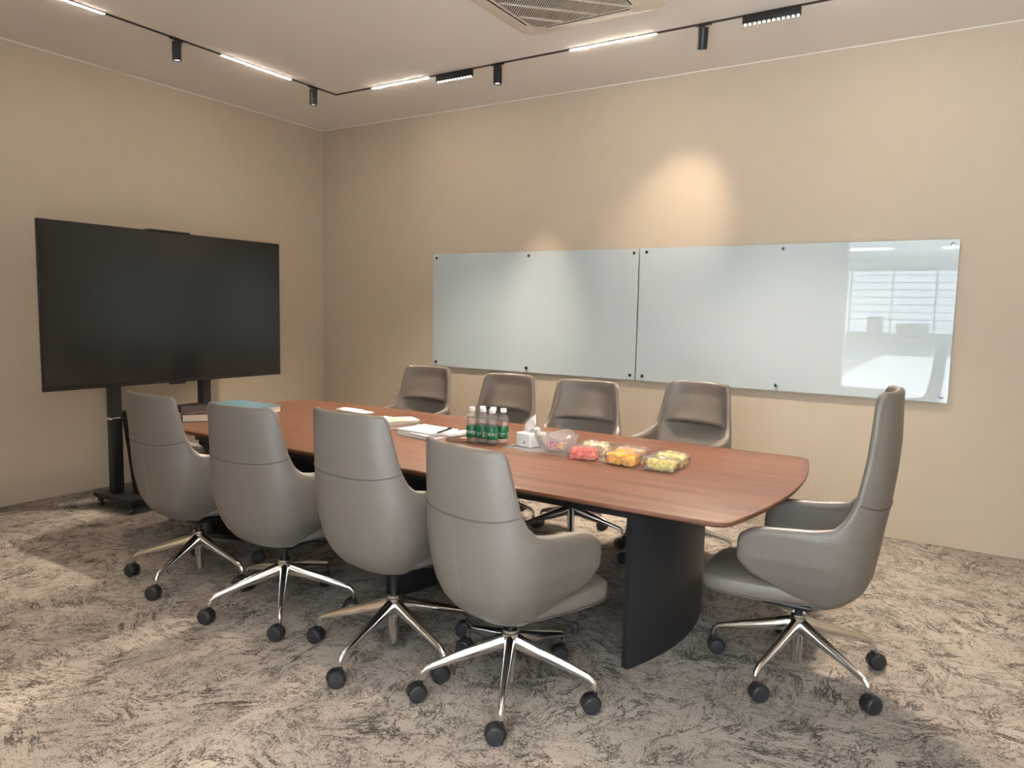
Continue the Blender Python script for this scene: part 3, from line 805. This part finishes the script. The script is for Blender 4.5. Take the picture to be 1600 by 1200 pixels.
def add_spot(name, loc, target, watts, col, size, blend, parent, rad=.02):
    l = bpy.data.lights.new(name, 'SPOT'); l.energy = watts; l.color = col; l.spot_size = size; l.spot_blend = blend; l.shadow_soft_size = rad
    o = bpy.data.objects.new(name, l); COL.objects.link(o)
    d = (Vector(target)-Vector(loc)).normalized()
    o.rotation_euler = d.to_track_quat('-Z', 'Y').to_euler(); o.parent = parent
    o.location = Vector(loc)-Vector(parent.location)
    return o
def spot(x, y, target, label, watts, size=1.0, tilt=0.0):
    t = thing('track_spotlight', label, 'spotlight', (x, y, RZ-.004), 0, 'black cylinder spotlights on the track')
    d = (Vector(target)-Vector((x, y, RZ-.1))).normalized()
    ax = (Vector((0, 0, -1))*(1-tilt)+d*tilt).normalized()
    q = Vector((0, 0, -1)).rotation_difference(ax).to_matrix().to_4x4()
    mx = Matrix.Translation((0, 0, -.018)) @ q
    b = bmesh.new(); add_box(b, (0, 0, -.004), (.024 if abs(y-TY) > .03 else .10, .10 if abs(y-TY) > .03 else .024, .008)); add_cyl(b, (0, 0, -.014), .007, .02, n=12)
    mesh_obj('mount', b, M['black_metal'], t, True, .5)
    b = bmesh.new(); add_lathe(b, [(.012, .0), (.0305, -.001), (.032, -.003), (.032, -.128), (.029, -.1285), (.026, -.112), (.010, -.110)], 28, mx); mesh_obj('body', b, M['black_metal'], t, True, .5)
    b = bmesh.new(); add_lathe(b, [(.0255, -.1135), (.0255, -.1155), (.008, -.117)], 24, mx); mesh_obj('lens', b, M['lamp_lens'], t, True, .5)
    lp = mx @ Vector((0, 0, -.132))
    add_spot('spot_light', Vector((x, y, RZ-.004))+lp, target, watts, SPOT_C, size, 1.0, t)
spot(TX, -2.362, (0.75, -2.45, 0.2), 'small black cylinder spotlight on the left run of track, between two linear lamps', SPOT_W*1.6, 1.25)
spot(TX, -1.127, (0.95, -1.2, 0), 'small black cylinder spotlight next to the track corner', SPOT_W*0.8, 1.25)
spot(2.763, TY, (2.70, 0, 1.48), 'black cylinder spotlight right of the small dotted lamp, aimed at the left board', SPOT_W*1.5, .54)
spot(4.315, TY, (3.86, 0, 2.2), 'tilted black cylinder spotlight left of the large dotted lamp', SPOT_W*1.15, .82, .35)

def grid(x, y, label, L=.335, watts=GRID_W, ty=-1.15, size=1.9):
    t = thing('grid_downlight', label, 'downlight', (x, y, RZ-.004), 0, 'black twelve-dot grid lamps on the track')
    b = bmesh.new(); add_box(b, (0, 0, -.025), (L, .034, .050), .002)
    mesh_obj('housing', b, M['black_metal'], t, True, .5)
    for k in range(12):
        cx = -L/2+L*(k+.5)/12
        b = bmesh.new(); add_lathe(b, [(.0072, -.0495), (.0072, -.0515), (.0062, -.0550), (.004, -.0575), (.0015, -.0583)], 14, Matrix.Translation((cx, 0, 0)))
        c = mesh_obj('led_cup', b, M['lamp_dot'], t, True, .5)
    for dx in (-L/4, L/4):
        add_spot('downlight', (x+dx, y, RZ-.068), (x+dx, y+ty, 0), watts, GRID_C, size, .9, t, .018)
grid(2.363, TY, 'small black grid lamp of bright dots, left of the air conditioner')
grid(4.728, TY, 'large black grid lamp of bright dots at the upper right of the track')

grid(2.4, TY2, 'grid lamp on the near run of the track above the camera side, left', .335, GRID_W*.52, 0, 1.25)
grid(4.6, TY2, 'grid lamp on the near run of the track above the camera side, right', .335, GRID_W*.52, 0, 1.25)

# ------------------------------------------------------------------ ceiling air conditioner
def aircon():
    cx, cy = 3.75, -1.76
    t = thing('air_conditioner', 'cream four-way ceiling cassette air conditioner with a diagonal dark grille', 'air conditioner', (cx, cy, RZ))
    b = bmesh.new(); h = .49
    add_stack(b, [[Vector((x, y, z)) for x, y in rrect(-h+i, h-i, -h+i, h-i, .085-i*.3, 8)] for z, i in ((0, 0), (-.012, 0), (-.026, .012), (-.034, .04), (-.036, .075))])
    mesh_obj('panel', b, M['ac_plastic'], t, True, .9)
    for k in range(4):
        a = k*PI/2; b = bmesh.new()
        mx = Matrix.Rotation(a, 4, 'Z')
        vs = add_box(b, (0, .408, -.036), (.56, .062, .008), .003, rot=(.22, 0, 0)); xform(list(b.verts), mx)
        mesh_obj('louver', b, M['ac_plastic'], t, True, .5)
        b = bmesh.new(); add_box(b, (0, .376, -.0365), (.57, .012, .003)); xform(list(b.verts), mx); mesh_obj('air_slot', b, M['ac_dark'], t, False)
    b = bmesh.new(); g = .36
    add_stack(b, [[Vector((x, y, z)) for x, y in rrect(-g+i, g-i, -g+i, g-i, .05, 6)] for z, i in ((-.036, 0), (-.043, .003), (-.044, .010))])
    fr = mesh_obj('grille_frame', b, M['ac_plastic'], t, True, .6)
    b = bmesh.new(); g2 = .335
    add_stack(b, [[Vector((x, y, z)) for x, y in rrect(-g2, g2, -g2, g2, .05, 6)] for z in (-.0435, -.0448)]); mesh_obj('filter', b, M['ac_dark'], fr, False)
    # diagonal slats, clipped to the grille square
    b = bmesh.new(); p = .0135; s2 = math.sqrt(.5)
    def seg(off, dirx):
        # line  x*s2*.. : points (x, y) with normal distance off; returns the two ends inside |x|,|y|<g2
        n = Vector((s2, s2)) if dirx else Vector((s2, -s2)); d = Vector((s2, -s2)) if dirx else Vector((s2, s2))
        L = (g2*math.sqrt(2)-abs(off))-.012
        return (n*off-d*L, n*off+d*L) if L > .01 else None
    k = -38
    while k <= 38:
        e = seg(k*p, True)
        if e:
            c = (e[0]+e[1])/2; ln = (e[1]-e[0]).length
            add_box(b, (c.x, c.y, -.0475), (ln, .0046, .006), rot=(0, 0, -PI/4))
        k += 1
    sl = mesh_obj('slats', b, M['ac_plastic'], fr, False)
    b = bmesh.new()
    for off in (-.32, -.16, 0, .16, .32):
        e = seg(off, False)
        c = (e[0]+e[1])/2; ln = (e[1]-e[0]).length
        add_box(b, (c.x, c.y, -.0485), (ln, .008, .008), rot=(0, 0, PI/4))
    mesh_obj('ribs', b, M['ac_plastic'], fr, False)
    b = bmesh.new(); add_box(b, (-.385, .10, -.0362), (.035, .20, .003), .001)
    ds = mesh_obj('display', b, M['ac_plastic'], t, False)
    b = bmesh.new()
    for yy in (.06, .13): add_box(b, (-.385, yy, -.0385), (.016, .022, .002))
    mesh_obj('display_window', b, M['cabinet_grey'], ds, False)
aircon()

# ------------------------------------------------------------------ things on the table
def book(name, cx, cy, rz, L, W, T, cover, label, marks=None, z=TT):
    t = thing(name, label, 'book', (cx, cy, z), rz)
    b = bmesh.new(); add_box(b, (0, 0, .0015), (L, W, .003), .0008); add_box(b, (0, 0, T-.0015), (L, W, .003), .0008); add_box(b, (-L/2+.0015, 0, T/2), (.003, W, T-.002), .0008)
    mesh_obj('cover', b, cover, t, False)
    b = bmesh.new(); add_box(b, (.001, 0, T/2), (L-.016, W-.014, T-.006)); tag(mesh_obj('pages', b, M['pages'], t, False), 'cream page block')
    if marks:
        b = bmesh.new()
        for x, y, w, d in marks: add_box(b, (x, y, T+.0004), (w, d, .0006))
        mesh_obj('cover_print', b, M['gold'] if cover == M['book_dark'] else M['ink'], t, False)
    return t
def rowmarks(x, y, n, w, d, gap, rz=0):
    return [(x, y+(k-(n-1)/2)*(d+gap), w, d) for k in range(n)]
e1 = Vector((-.835, .55)); e2 = Vector((.55, .835))
c_ = Vector((1.605, -2.735))+e1*.225+e2*.13
book('hardback_book', c_.x, c_.y, math.atan2(.55, -.835)+PI, .45, .26, .05, M['book_dark'], 'large dark brown hardback book with gold lettering at the left end of the table',
     [(.13+0.0, -.05+k*.021, .010, .014) for k in range(7)]+[(.01, .045+k*.018, .020, .013) for k in range(3)]+[(.185, -.085+k*.012, .006, .008) for k in range(4)])
book('hardback_book', 1.432, -2.108, R(-2), .50, .245, .045, M['book_teal'], 'large teal blue hardback book beside the dark one',
     [(.115, -.01, .035, .006), (.118, .004, .022, .008), (.11, -.022, .045, .004)])

# white folded packet behind the second chair
t = thing('paper_packet', 'flat white folded packet lying alone on the table, partly hidden by a chair back', 'packet', (2.10, -1.675, TT), R(-6))
b = bmesh.new()
add_box(b, (-.06, 0, .009), (.20, .10, .018), .006); add_box(b, (.085, -.004, .008), (.15, .095, .016), .006); add_box(b, (0, .0, .017), (.15, .06, .006), .003)
mesh_obj('wrapper', b, M['paper'], t, True, .8)

# stack of notebooks
nb = []
for k, (T, m, dx, dy, rz, lab) in enumerate(((.022, M['salmon'], 0, 0, 0, 'salmon notebook at the bottom of the small book stack'), (.014, M['cream'], -.004, .004, 3, 'cream notebook in the middle of the small book stack'), (.015, M['cream'], .003, .002, -4, 'cream notebook on top of the small book stack'))):
    zz = TT+sum((.022, .014, .015)[:k])+k*.0004
    book('notebook', 2.775+dx, -2.00+dy, R(62+rz), .27, .18, T, m, lab, None, zz)
t = thing('sticky_note', 'yellow paper slip lying on the small book stack', 'paper', (2.80, -1.99, TT+.0525), R(50))
b = bmesh.new(); add_box(b, (0, 0, .001), (.13, .075, .002), .0006); add_box(b, (.01, .012, .003), (.09, .05, .002), .0006); mesh_obj('sheet', b, M['yellow_note'], t, False)
t = thing('phone', 'small dark phone lying behind the small book stack', 'phone', (2.665, -1.78, TT), R(-25))
b = bmesh.new(); add_box(b, (0, 0, .005), (.15, .072, .009), .003); mesh_obj('body', b, M['bezel'], t, True, .5)
b = bmesh.new(); add_box(b, (0, 0, .0097), (.142, .064, .0008)); mesh_obj('screen', b, M['screen'], t, False)
t = thing('crumpled_paper', 'crumpled white paper beside the small book stack', 'paper', (2.62, -1.93, TT), R(20))
b = bmesh.new(); add_box(b, (0, 0, .017), (.11, .08, .034), .012, 3); add_box(b, (.02, .01, .036), (.06, .05, .012), .005, rot=(.1, .15, .3)); mesh_obj('sheet', b, M['paper'], t, True, .8)

# sheaf of papers: each folder in the sheaf is its own thing
zz = TT
for k in range(6):
    T = .0062
    lab = ('white paper set at the bottom of the paper pile', 'white paper set second from the bottom of the paper pile', 'white paper set third from the bottom of the paper pile', 'white paper set third from the top of the paper pile', 'white paper set just under the top of the paper pile', 'white sheet with faint sketch marks on top of the paper pile')[k]
    t = thing('paper_set', lab, 'papers', (3.125+rnd.uniform(-.016, .016), -2.095+rnd.uniform(-.016, .016), zz), R(-9+rnd.uniform(-4, 4)), 'white paper sets in one pile')
    b = bmesh.new(); add_box(b, (0, 0, T/2), (.285, .235, T-.0006), .0006); mesh_obj('sheets', b, M['paper'], t, False)
    if k == 5:
        b = bmesh.new(); add_box(b, (-.02, -.09, T+.0004), (.24, .012, .0006), rot=(0, 0, .12)); mesh_obj('blue_band', b, M['paper_blue'], t, False)
        b = bmesh.new(); q = random.Random(5)
        for i in range(22):
            x, y = .02+q.uniform(-.07, .07), .01+q.uniform(-.04, .045); a = q.uniform(0, PI); l = q.uniform(.004, .010)
            add_tube(b, [(x-l*math.cos(a), y-l*math.sin(a), T+.0006), (x, y+q.uniform(-.003, .003), T+.0006), (x+l*math.cos(a), y+l*math.sin(a), T+.0006)], .0008, 4)
        mesh_obj('sketch', b, M['ink'], t, False)
    zz += T
t = thing('pen', 'black pen resting on the right edge of the paper pile', 'pen', (3.252, -2.10, zz+.0055), R(101))
b = bmesh.new(); add_lathe(b, [(.002, -.10), (.0052, -.085), (.0055, .02), (.0058, .022), (.0058, .09), (.004, .095)], 12, Matrix.Rotation(PI/2, 4, 'Y')); mesh_obj('barrel', b, M['bezel'], t, True, .5)
b = bmesh.new(); add_box(b, (.055, 0, .0072), (.05, .004, .0016), .0005); mesh_obj('clip', b, M['black_plastic'], t, False)

def crumple(b, amp, seed):
    q = random.Random(seed)
    for v in b.verts: v.co += Vector((q.uniform(-amp, amp), q.uniform(-amp, amp), q.uniform(-amp, amp)*.7 if v.co.z > .002 else 0))
t = thing('paper_bag', 'flat folded brown paper bag beside the bottles', 'paper bag', (3.37, -2.10, TT), R(20))
b = bmesh.new()
add_box(b, (0, 0, .005), (.13, .16, .010), .003); add_box(b, (.004, .006, .0155), (.12, .145, .010), .003, rot=(0, 0, .08))
bmesh.ops.subdivide_edges(b, edges=list(b.edges), cuts=2); crumple(b, .0014, 4)
mesh_obj('bag', b, M['brown_paper'], t, True, .5)
t = thing('napkin_packet', 'small white wrapped packet lying on the brown paper bag', 'packet', (3.355, -2.10, TT+.0222), R(70))
b = bmesh.new(); add_box(b, (0, 0, .0125), (.15, .065, .024), .010, 3); add_box(b, (.075, 0, .010), (.02, .06, .005), .002); add_box(b, (-.075, 0, .010), (.02, .06, .005), .002)
bmesh.ops.subdivide_edges(b, edges=list(b.edges), cuts=1); crumple(b, .0013, 9)
mesh_obj('wrapper', b, M['tissue'], t, True, .8)

# ---- water bottles
def text_mesh(body, size):
    cu = bpy.data.curves.new('lettering', 'FONT'); cu.body = body; cu.size = size; cu.align_x = 'CENTER'; cu.resolution_u = 3
    o = bpy.data.objects.new('lettering', cu); COL.objects.link(o)
    dg = bpy.context.evaluated_depsgraph_get(); dg.update()
    me = bpy.data.meshes.new_from_object(o.evaluated_get(dg))
    bpy.data.objects.remove(o); bpy.data.curves.remove(cu)
    b = bmesh.new(); b.from_mesh(me); bpy.data.meshes.remove(me)
    return b
RB = .0315
def wrap(b, R_, z0, a0):
    for v in b.verts:
        a = a0+v.co.x/R_; v.co = Vector((R_*math.cos(a), R_*math.sin(a), z0+v.co.y))
def quad_label(b, u0, u1, v0, v1, n=4):
    for k in range(n):
        a, c = u0+(u1-u0)*k/n, u0+(u1-u0)*(k+1)/n
        b.faces.new([b.verts.new(p) for p in ((a, v0, 0), (c, v0, 0), (c, v1, 0), (a, v1, 0))])
bottle_src = None
def bottle_proto(loc, rz, label, group):
    t = thing('water_bottle', label, 'bottle', loc, rz, group); t.scale = (1, 1, .94)
    prof = [(.010, .001), (.022, .0005), (.0285, .004), (.0315, .012)]
    for k in range(2):
        z = .018+k*.0075; prof += [(.0318, z), (.0300, z+.0035)]
    prof += [(.0312, .034), (.0312, .108)]
    for k in range(5):
        z = .111+k*.007; prof += [(.0316, z), (.0302, z+.0035)]
    prof += [(.0312, .146), (.0295, .156), (.0255, .168), (.0195, .179), (.0150, .186), (.0128, .190), (.0128, .193), (.0150, .1935), (.0150, .196), (.0125, .1965), (.0125, .198)]
    b = bmesh.new(); add_lathe(b, prof, 36, None, True)
    # facets on the ribs so that the plastic glitters
    for v in b.verts:
        r = math.hypot(v.co.x, v.co.y)
        if r > .018 and (v.co.z < .033 or v.co.z > .109):
            a = math.atan2(v.co.y, v.co.x); s = 1+.022*math.cos(9*a+v.co.z*260)
            v.co.x *= s; v.co.y *= s
    mesh_obj('body', b, M['bottle'], t, True, 1.2)
    b = bmesh.new(); add_lathe(b, [(.020, .004), (.0290, .010), (.0292, .030), (.0298, .036), (.0298, .106), (.0290, .112), (.0290, .146), (.0275, .1545)], 28); mesh_obj('water', b, M['water'], t, True, 1.0)
    b = bmesh.new(); add_lathe(b, [(.0172, .1955), (.0178, .197), (.0178, .2165), (.0168, .2185), (.010, .219)], 36)
    for v in b.verts:
        r = math.hypot(v.co.x, v.co.y)
        if r > .0176 and int(round(math.atan2(v.co.y, v.co.x)/(2*PI/36))) % 2: v.co.x *= .975; v.co.y *= .975
    mesh_obj('cap', b, M['cap'], t, True, .8)
    b = bmesh.new(); add_lathe(b, [(.0322, .035), (.0325, .0355), (.0325, .1065), (.0322, .107)], 40, None, False)
    lb = mesh_obj('label', b, M['label_green'], t, True, .8, )
    # lettering and printed blocks on the label
    b = text_mesh("C'estbon", .0145); wrap(b, .03275, .064, 0); mesh_obj('lettering', b, M['label_white'], lb, False)
    b = text_mesh("\u6021\u5b9d", .021); wrap(b, .03275, .062, -1.05); mesh_obj('lettering', b, M['label_white'], lb, False)
    b = bmesh.new(); quad_label(b, -.012, .012, 0, .0022); wrap(b, .03275, .053, 0); mesh_obj('small_print', b, M['label_white'], lb, False)
    b = bmesh.new()
    for k in range(8): quad_label(b, -.010, .010-.004*((k*7) % 3), k*.0042, k*.0042+.0012)
    wrap(b, .03275, .045, 1.35); mesh_obj('small_print', b, M['label_white'], lb, False)
    b = bmesh.new(); quad_label(b, -.009, .009, 0, .026); wrap(b, .03275, .050, -2.2); bc = mesh_obj('barcode_patch', b, M['label_white'], lb, False)
    b = bmesh.new()
    for k in range(9): quad_label(b, -.0075+k*.0018, -.0075+k*.0018+(.0006 if k % 3 else .0011), .003, .023, 1)
    wrap(b, .0329, .050, -2.2); mesh_obj('barcode_bars', b, M['ink'], lb, False)
    return t
GB = 'green-labelled water bottles in a cluster'
VIEW = math.atan2(-3.4, 2.35)
for k, (x, y, turn, lab) in enumerate((
        (3.470, -2.128, R(38), 'water bottle at the left of the front row, beside the white packet, green label'),
        (3.540, -2.118, R(-58), 'water bottle in the middle of the front row of the green-labelled cluster'),
        (3.612, -2.128, R(48), 'water bottle at the right of the front row, nearest the camera in the cluster'),
        (3.640, -2.055, R(-20), 'water bottle at the right end of the back row, towards the tissue box'),
        (3.497, -2.058, R(100), 'water bottle at the left of the back row of the green-labelled cluster'),
        (3.567, -2.052, R(170), 'water bottle in the middle of the back row of the cluster'))):
    if bottle_src is None: bottle_src = bottle_proto((x, y, TT), VIEW+turn, lab, GB)
    else:
        c = copy_tree(bottle_src); c.location = (x, y, TT); c.rotation_euler = (0, 0, VIEW+turn); tag(c, lab, 'bottle', GB)

# ---- tissue box
t = thing('tissue_box', 'white tissue box with a tissue pulled up out of its top', 'tissue box', (3.800, -2.008, LID), R(-14))
b = bmesh.new(); add_prism(b, rrect(-.058, .058, -.068, .068, .012, 4), 0, .078, .006, 3); mesh_obj('box', b, M['white_plastic'], t, True, .6)
b = bmesh.new(); add_prism(b, rrect(-.020, .020, -.048, .048, .018, 5), .0778, .0792); mesh_obj('slot', b, M['tissue'], t, False)
b = bmesh.new(); add_box(b, (.015, -.0684, .026), (.018, .001, .010)); mesh_obj('box_label', b, M['cabinet_grey'], t, False)
b = bmesh.new()
def sheet(fn, nu=13, nv=11):
    rows = [[b.verts.new(fn(-1+2*i/(nu-1), j/(nv-1))) for i in range(nu)] for j in range(nv)]
    for r0, r1 in zip(rows, rows[1:]):
        for i in range(nu-1): b.faces.new((r0[i], r0[i+1], r1[i+1], r1[i]))
def tall(u, v):
    w = .034*(1-v)**.6+.016*math.sin(PI*min(1, v+.1))+.004
    return (-.012+u*w+.036*v**1.3, .010*math.sin(3.4*u+1.5*v)+.008*math.sin(6*u-2*v)*v-.004*v, .074+.108*v-.026*v**1.5*abs(u)**1.8)
def flap(u, v):
    return (.004+.060*v, .030*u*(1-.35*v)+.012*math.sin(4*v), .076+.030*math.sin(PI*min(1, .12+v*.95))+.008*math.sin(5*u)*v-.004*v)
sheet(tall); sheet(flap)
ti = mesh_obj('tissue', b, M['tissue'], t, True, 2.5)
so = ti.modifiers.new('thickness', 'SOLIDIFY'); so.thickness = .0015

# ---- clear ribbed bowl of candy
BX, BY = 3.992, -2.058
t = thing('candy_bowl', 'clear ribbed wavy-rimmed bowl holding a few wrapped candies', 'bowl', (BX, BY, LID))
b = bmesh.new(); n = 72
def bring(r, z, wav, rib, ph=0):
    return [Vector(((r+wav*.010*math.cos(4*2*PI*i/n+ph)+(rib if i % 2 else 0))*math.cos(2*PI*i/n), (r+wav*.010*math.cos(4*2*PI*i/n+ph)+(rib if i % 2 else 0))*math.sin(2*PI*i/n), z+wav*.012*math.cos(4*2*PI*i/n+ph))) for i in range(n)]
outer = [bring(.042, .0005, 0, 0), bring(.058, .003, 0, .0008), bring(.083, .018, .1, .0026), bring(.102, .042, .25, .0032), bring(.114, .070, .6, .0034), bring(.122, .092, .9, .0030)]
inner = [bring(.119, .092, .9, 0), bring(.111, .071, .6, 0), bring(.098, .044, .25, 0), bring(.079, .021, .1, 0), bring(.050, .008, 0, 0)]
add_stack(b, outer+inner); mesh_obj('bowl', b, M['bowl'], t, True, .9)
b = bmesh.new()
rimp = [(p+q)/2+Vector((0, 0, .001)) for p, q in zip(outer[-1], inner[0])]
add_tube(b, rimp+[rimp[0]], .0022, 6, False); mesh_obj('rim', b, M['bowl_rib'], t, True, .9)
b = bmesh.new()
for i in range(0, n, 2): add_tube(b, [r[i] for r in outer[1:]], .0013, 4)
mesh_obj('ribs', b, M['bowl_rib'], t, False)
b = bmesh.new(); add_box(b, (.025, .098, .066), (.024, .002, .022), .0006, rot=(-.6, 0, -.25)); mesh_obj('price_sticker', b, M['sticker'], t, False)
cq = random.Random(11)
cm = (('candy_red', 'red'), ('candy_yellow', 'yellow'), ('candy_purple', 'purple'), ('candy_pink', 'pink'))
csrc = {}
placed = []
for k in range(26):
    for _ in range(200):
        lay = 0 if k < 11 else (1 if k < 22 else 2)
        rr_ = cq.uniform(0, (.040, .052, .045)[lay]); a = cq.uniform(0, 2*PI); z = (.017, .031, .044)[lay]
        p = Vector((rr_*math.cos(a), rr_*math.sin(a), z))
        if all((p-q).length > .0165 for q in placed): break
    placed.append(p)
    key, cn = cm[(k*3+k//4) % 4]
    lab = 'small %s wrapped candy in the clear ribbed bowl' % cn
    if key not in csrc:
        o = thing('wrapped_candy', lab, 'candy', (0, 0, 0), 0, '%s candies in the bowl' % cn)
        b = bmesh.new(); add_lathe(b, [(.0065, -.017), (.0018, -.011), (.005, -.0085), (.0066, -.003), (.0066, .003), (.005, .0085), (.0018, .011), (.0065, .017)], 8, Matrix.Rotation(PI/2, 4, 'Y'))
        mesh_obj('wrapper', b, M[key], o, True, .8); csrc[key] = o
    else: o = copy_tree(csrc[key])
    o.location = (BX+p.x, BY+p.y, LID+p.z); o.rotation_euler = (0, cq.uniform(-.25, .25), cq.uniform(0, 2*PI))

# ---- clear boxes of cut fruit
def fruit_chunk(kind, seed):
    q = random.Random(seed); b = bmesh.new()
    if kind == 'wedge':      # flat triangular wedges
        w, h, d = .050, .038, .014
        add_stack(b, [[Vector((-w/2, y, -h/2)), Vector((w/2, y, -h/2)), Vector((w*.12, y, h/2)), Vector((-w*.12, y, h/2))] for y in (-d/2, d/2)])
    elif kind == 'cube': add_box(b, (0, 0, 0), (.042, .034, .030), .005)
    else:                    # curved slice
        rings = []
        for k in range(7):
            a = math.radians(-65+130*k/6); r = .022
            hh = .010*math.cos(a*.9)+.003
            rings.append([Vector((r*math.sin(a)+dx*math.sin(a), r*math.cos(a)-r*.8+dx*math.cos(a), dz)) for dx, dz in ((-.006, -hh), (.007, -hh*.6), (.007, hh*.6), (-.006, hh))])
        add_stack(b, rings)
    for v in b.verts: v.co *= q.uniform(.90, 1.14)
    return b
def fruit_box(cx, cy, rz, L, W, H, label, flabel, fcat, fname, m, kind, n, seed, group, sticker=False):
    t = thing('fruit_box', label, 'fruit box', (cx, cy, LID), rz, 'clear lidded boxes of cut fruit')
    b = bmesh.new(); th = .0012
    o_ = [rrect(-L/2+i, L/2-i, -W/2+i, W/2-i, .018, 4) for i in (.010, .006, .002, 0, -.004)]
    zs = (0, .003, H*.55, H*.72, H*.73)
    outer = [[Vector((x, y, z)) for x, y in o] for o, z in zip(o_, zs)]
    i_ = [rrect(-L/2+i, L/2-i, -W/2+i, W/2-i, .017, 4) for i in (-.003, .0015, .004, .008, .013)]
    inner = [[Vector((x, y, z)) for x, y in o] for o, z in zip(i_, (H*.74, H*.725, H*.55, .005, .0025))]
    add_stack(b, outer+inner); mesh_obj('tray', b, M['clear'], t, True, .6)
    b = bmesh.new()
    lo = [rrect(-L/2+i, L/2-i, -W/2+i, W/2-i, .018, 4) for i in (-.006, -.006, .004, .008, .016)]
    rings = [[Vector((x, y, z)) for x, y in o] for o, z in zip(lo, (H*.742, H*.76, H*.765, H*.96, H))]
    add_stack(b, rings, False)
    q = rings[-1]; inn = [Vector((v.x*.86, v.y*.82, H)) for v in q]; inn2 = [Vector((v.x*.83, v.y*.78, H-.004)) for v in q]
    vr = add_stack(b, [q, inn, inn2], False); b.faces.new(vr[-1])
    bmesh.ops.remove_doubles(b, verts=b.verts, dist=1e-5)
    mesh_obj('lid', b, M['clear'], t, True, .6)
    if sticker:
        b = bmesh.new(); add_prism(b, rrect(-.016, .016, -.010, .010, .009, 4), H-.0032, H-.0022); mesh_obj('sticker', b, M['sticker'], t, False)
    q = random.Random(seed); src = []; pts = []
    hw, hd = L/2-.030, W/2-.029
    ca, sa = math.cos(rz), math.sin(rz)
    for k in range(n):
        lay = k*3//n; z = .016+lay*(H-.034)/2.6
        for _ in range(60):
            x, y = q.uniform(-hw, hw), q.uniform(-hd, hd)
            if all((Vector((x, y, z))-p).length > .021 for p in pts): break
        pts.append(Vector((x, y, z)))
        if len(src) < 3:
            o = mesh_obj(fname, fruit_chunk(kind, seed+len(src)), m, None, kind == 'slice', .9); src.append(o); tag(o, flabel, fcat, group)
        else:
            o = src[k % 3].copy(); COL.objects.link(o)
        o.location = (cx+x*ca-y*sa, cy+x*sa+y*ca, LID+z); o.rotation_euler = (q.uniform(-.9, .9), q.uniform(-.5, .5), q.uniform(0, 2*PI))
H_ = .068
fruit_box(4.208, -2.140, R(2), .172, .125, H_, 'clear box of pink watermelon pieces, next to the bowl, in the front row', 'pink watermelon piece in the front left fruit box', 'watermelon', 'watermelon_piece', M['watermelon'], 'wedge', 48, 21, 'watermelon pieces')
fruit_box(4.432, -2.150, R(1), .172, .120, H_, 'clear box of bright orange mango pieces, middle of the front row', 'orange-yellow mango piece in the front middle fruit box', 'mango', 'mango_piece', M['mango'], 'cube', 40, 31, 'mango pieces')
fruit_box(4.640, -2.160, R(2), .172, .115, H_*.94, 'clear box of greenish yellow fruit slices with a small lid sticker, nearest the camera', 'greenish yellow fruit slice in the front right fruit box', 'fruit slice', 'fruit_slice', M['starfruit'], 'slice', 34, 41, 'greenish yellow slices', True)
fruit_box(4.205, -1.985, R(-2), .172, .120, H_, 'clear box of pale fruit pieces, behind the watermelon box', 'pale cream fruit piece in the back left fruit box', 'fruit piece', 'pale_fruit_piece', M['pear'], 'cube', 30, 51, 'pale fruit pieces')
fruit_box(4.405, -2.000, R(-2), .172, .120, H_, 'clear box of soft orange melon pieces, behind the mango box', 'soft orange melon piece in the back middle fruit box', 'melon', 'melon_piece', M['melon'], 'slice', 34, 61, 'orange melon pieces')
fruit_box(4.638, -2.018, R(-3), .172, .125, H_, 'clear box of pale yellow pineapple pieces, rightmost of the back row', 'pale yellow pineapple piece in the back right fruit box', 'pineapple', 'pineapple_piece', M['pineapple'], 'cube', 40, 71, 'pineapple pieces')

# ------------------------------------------------------------------ office furniture seen only as reflections
def office_chair_far(x, y, rz, label):
    t = thing('task_chair', label, 'office chair', (x, y, 0), rz)
    b = bmesh.new(); add_box(b, (0, 0, .47), (.52, .50, .08), .03, 3); mesh_obj('seat', b, M['grey_fabric'], t)
    b = bmesh.new(); add_box(b, (0, -.25, .92), (.50, .06, .66), .03, 3, rot=(.12, 0, 0)); mesh_obj('backrest', b, M['grey_fabric'], t)
    for s in (-1, 1):
        b = bmesh.new(); add_box(b, (s*.30, 0, .68), (.06, .30, .03), .01); add_box(b, (s*.30, 0, .56), (.03, .05, .22), .008); mesh_obj('armrest', b, M['black_plastic'], t)
    b = bmesh.new(); add_cyl(b, (0, 0, .27), .03, .34); mesh_obj('gas_column', b, M['chrome'], t)
    for k in range(5):
        a = 2*PI*k/5+.3; b = bmesh.new(); add_tube(b, [(0, 0, .12), (.30*math.cos(a), .30*math.sin(a), .075)], [.025, .016], 8); mesh_obj('leg', b, M['chrome'], t)
        b = bmesh.new(); add_cyl(b, (.30*math.cos(a), .30*math.sin(a), .031), .03, .04, 'X'); mesh_obj('wheel', b, M['wheel'], t)
office_chair_far(2.95, -22.0, R(160), 'grey task chair in the office, mirrored in the board before the blinds')
office_chair_far(2.05, -20.0, R(200), 'grey task chair in the office, mirrored at the left side of the bright reflection')
t = thing('low_cabinet', 'low grey cabinet under the office windows, mirrored in the right glass board', 'cabinet', (4.0, -24.0, 0))
b = bmesh.new(); add_box(b, (0, 0, .62), (1.0, .5, .75), .01); mesh_obj('body', b, M['cabinet_grey'], t, False)
for s in (-1, 1):
    for d in (-1, 1):
        b = bmesh.new(); add_box(b, (s*.44, d*.18, .13), (.04, .04, .26)); mesh_obj('leg', b, M['black_metal'], t, False)
    b = bmesh.new(); add_box(b, (s*.245, .255, .62), (.47, .02, .70), .004); mesh_obj('door', b, M['cabinet_grey'], t, False)
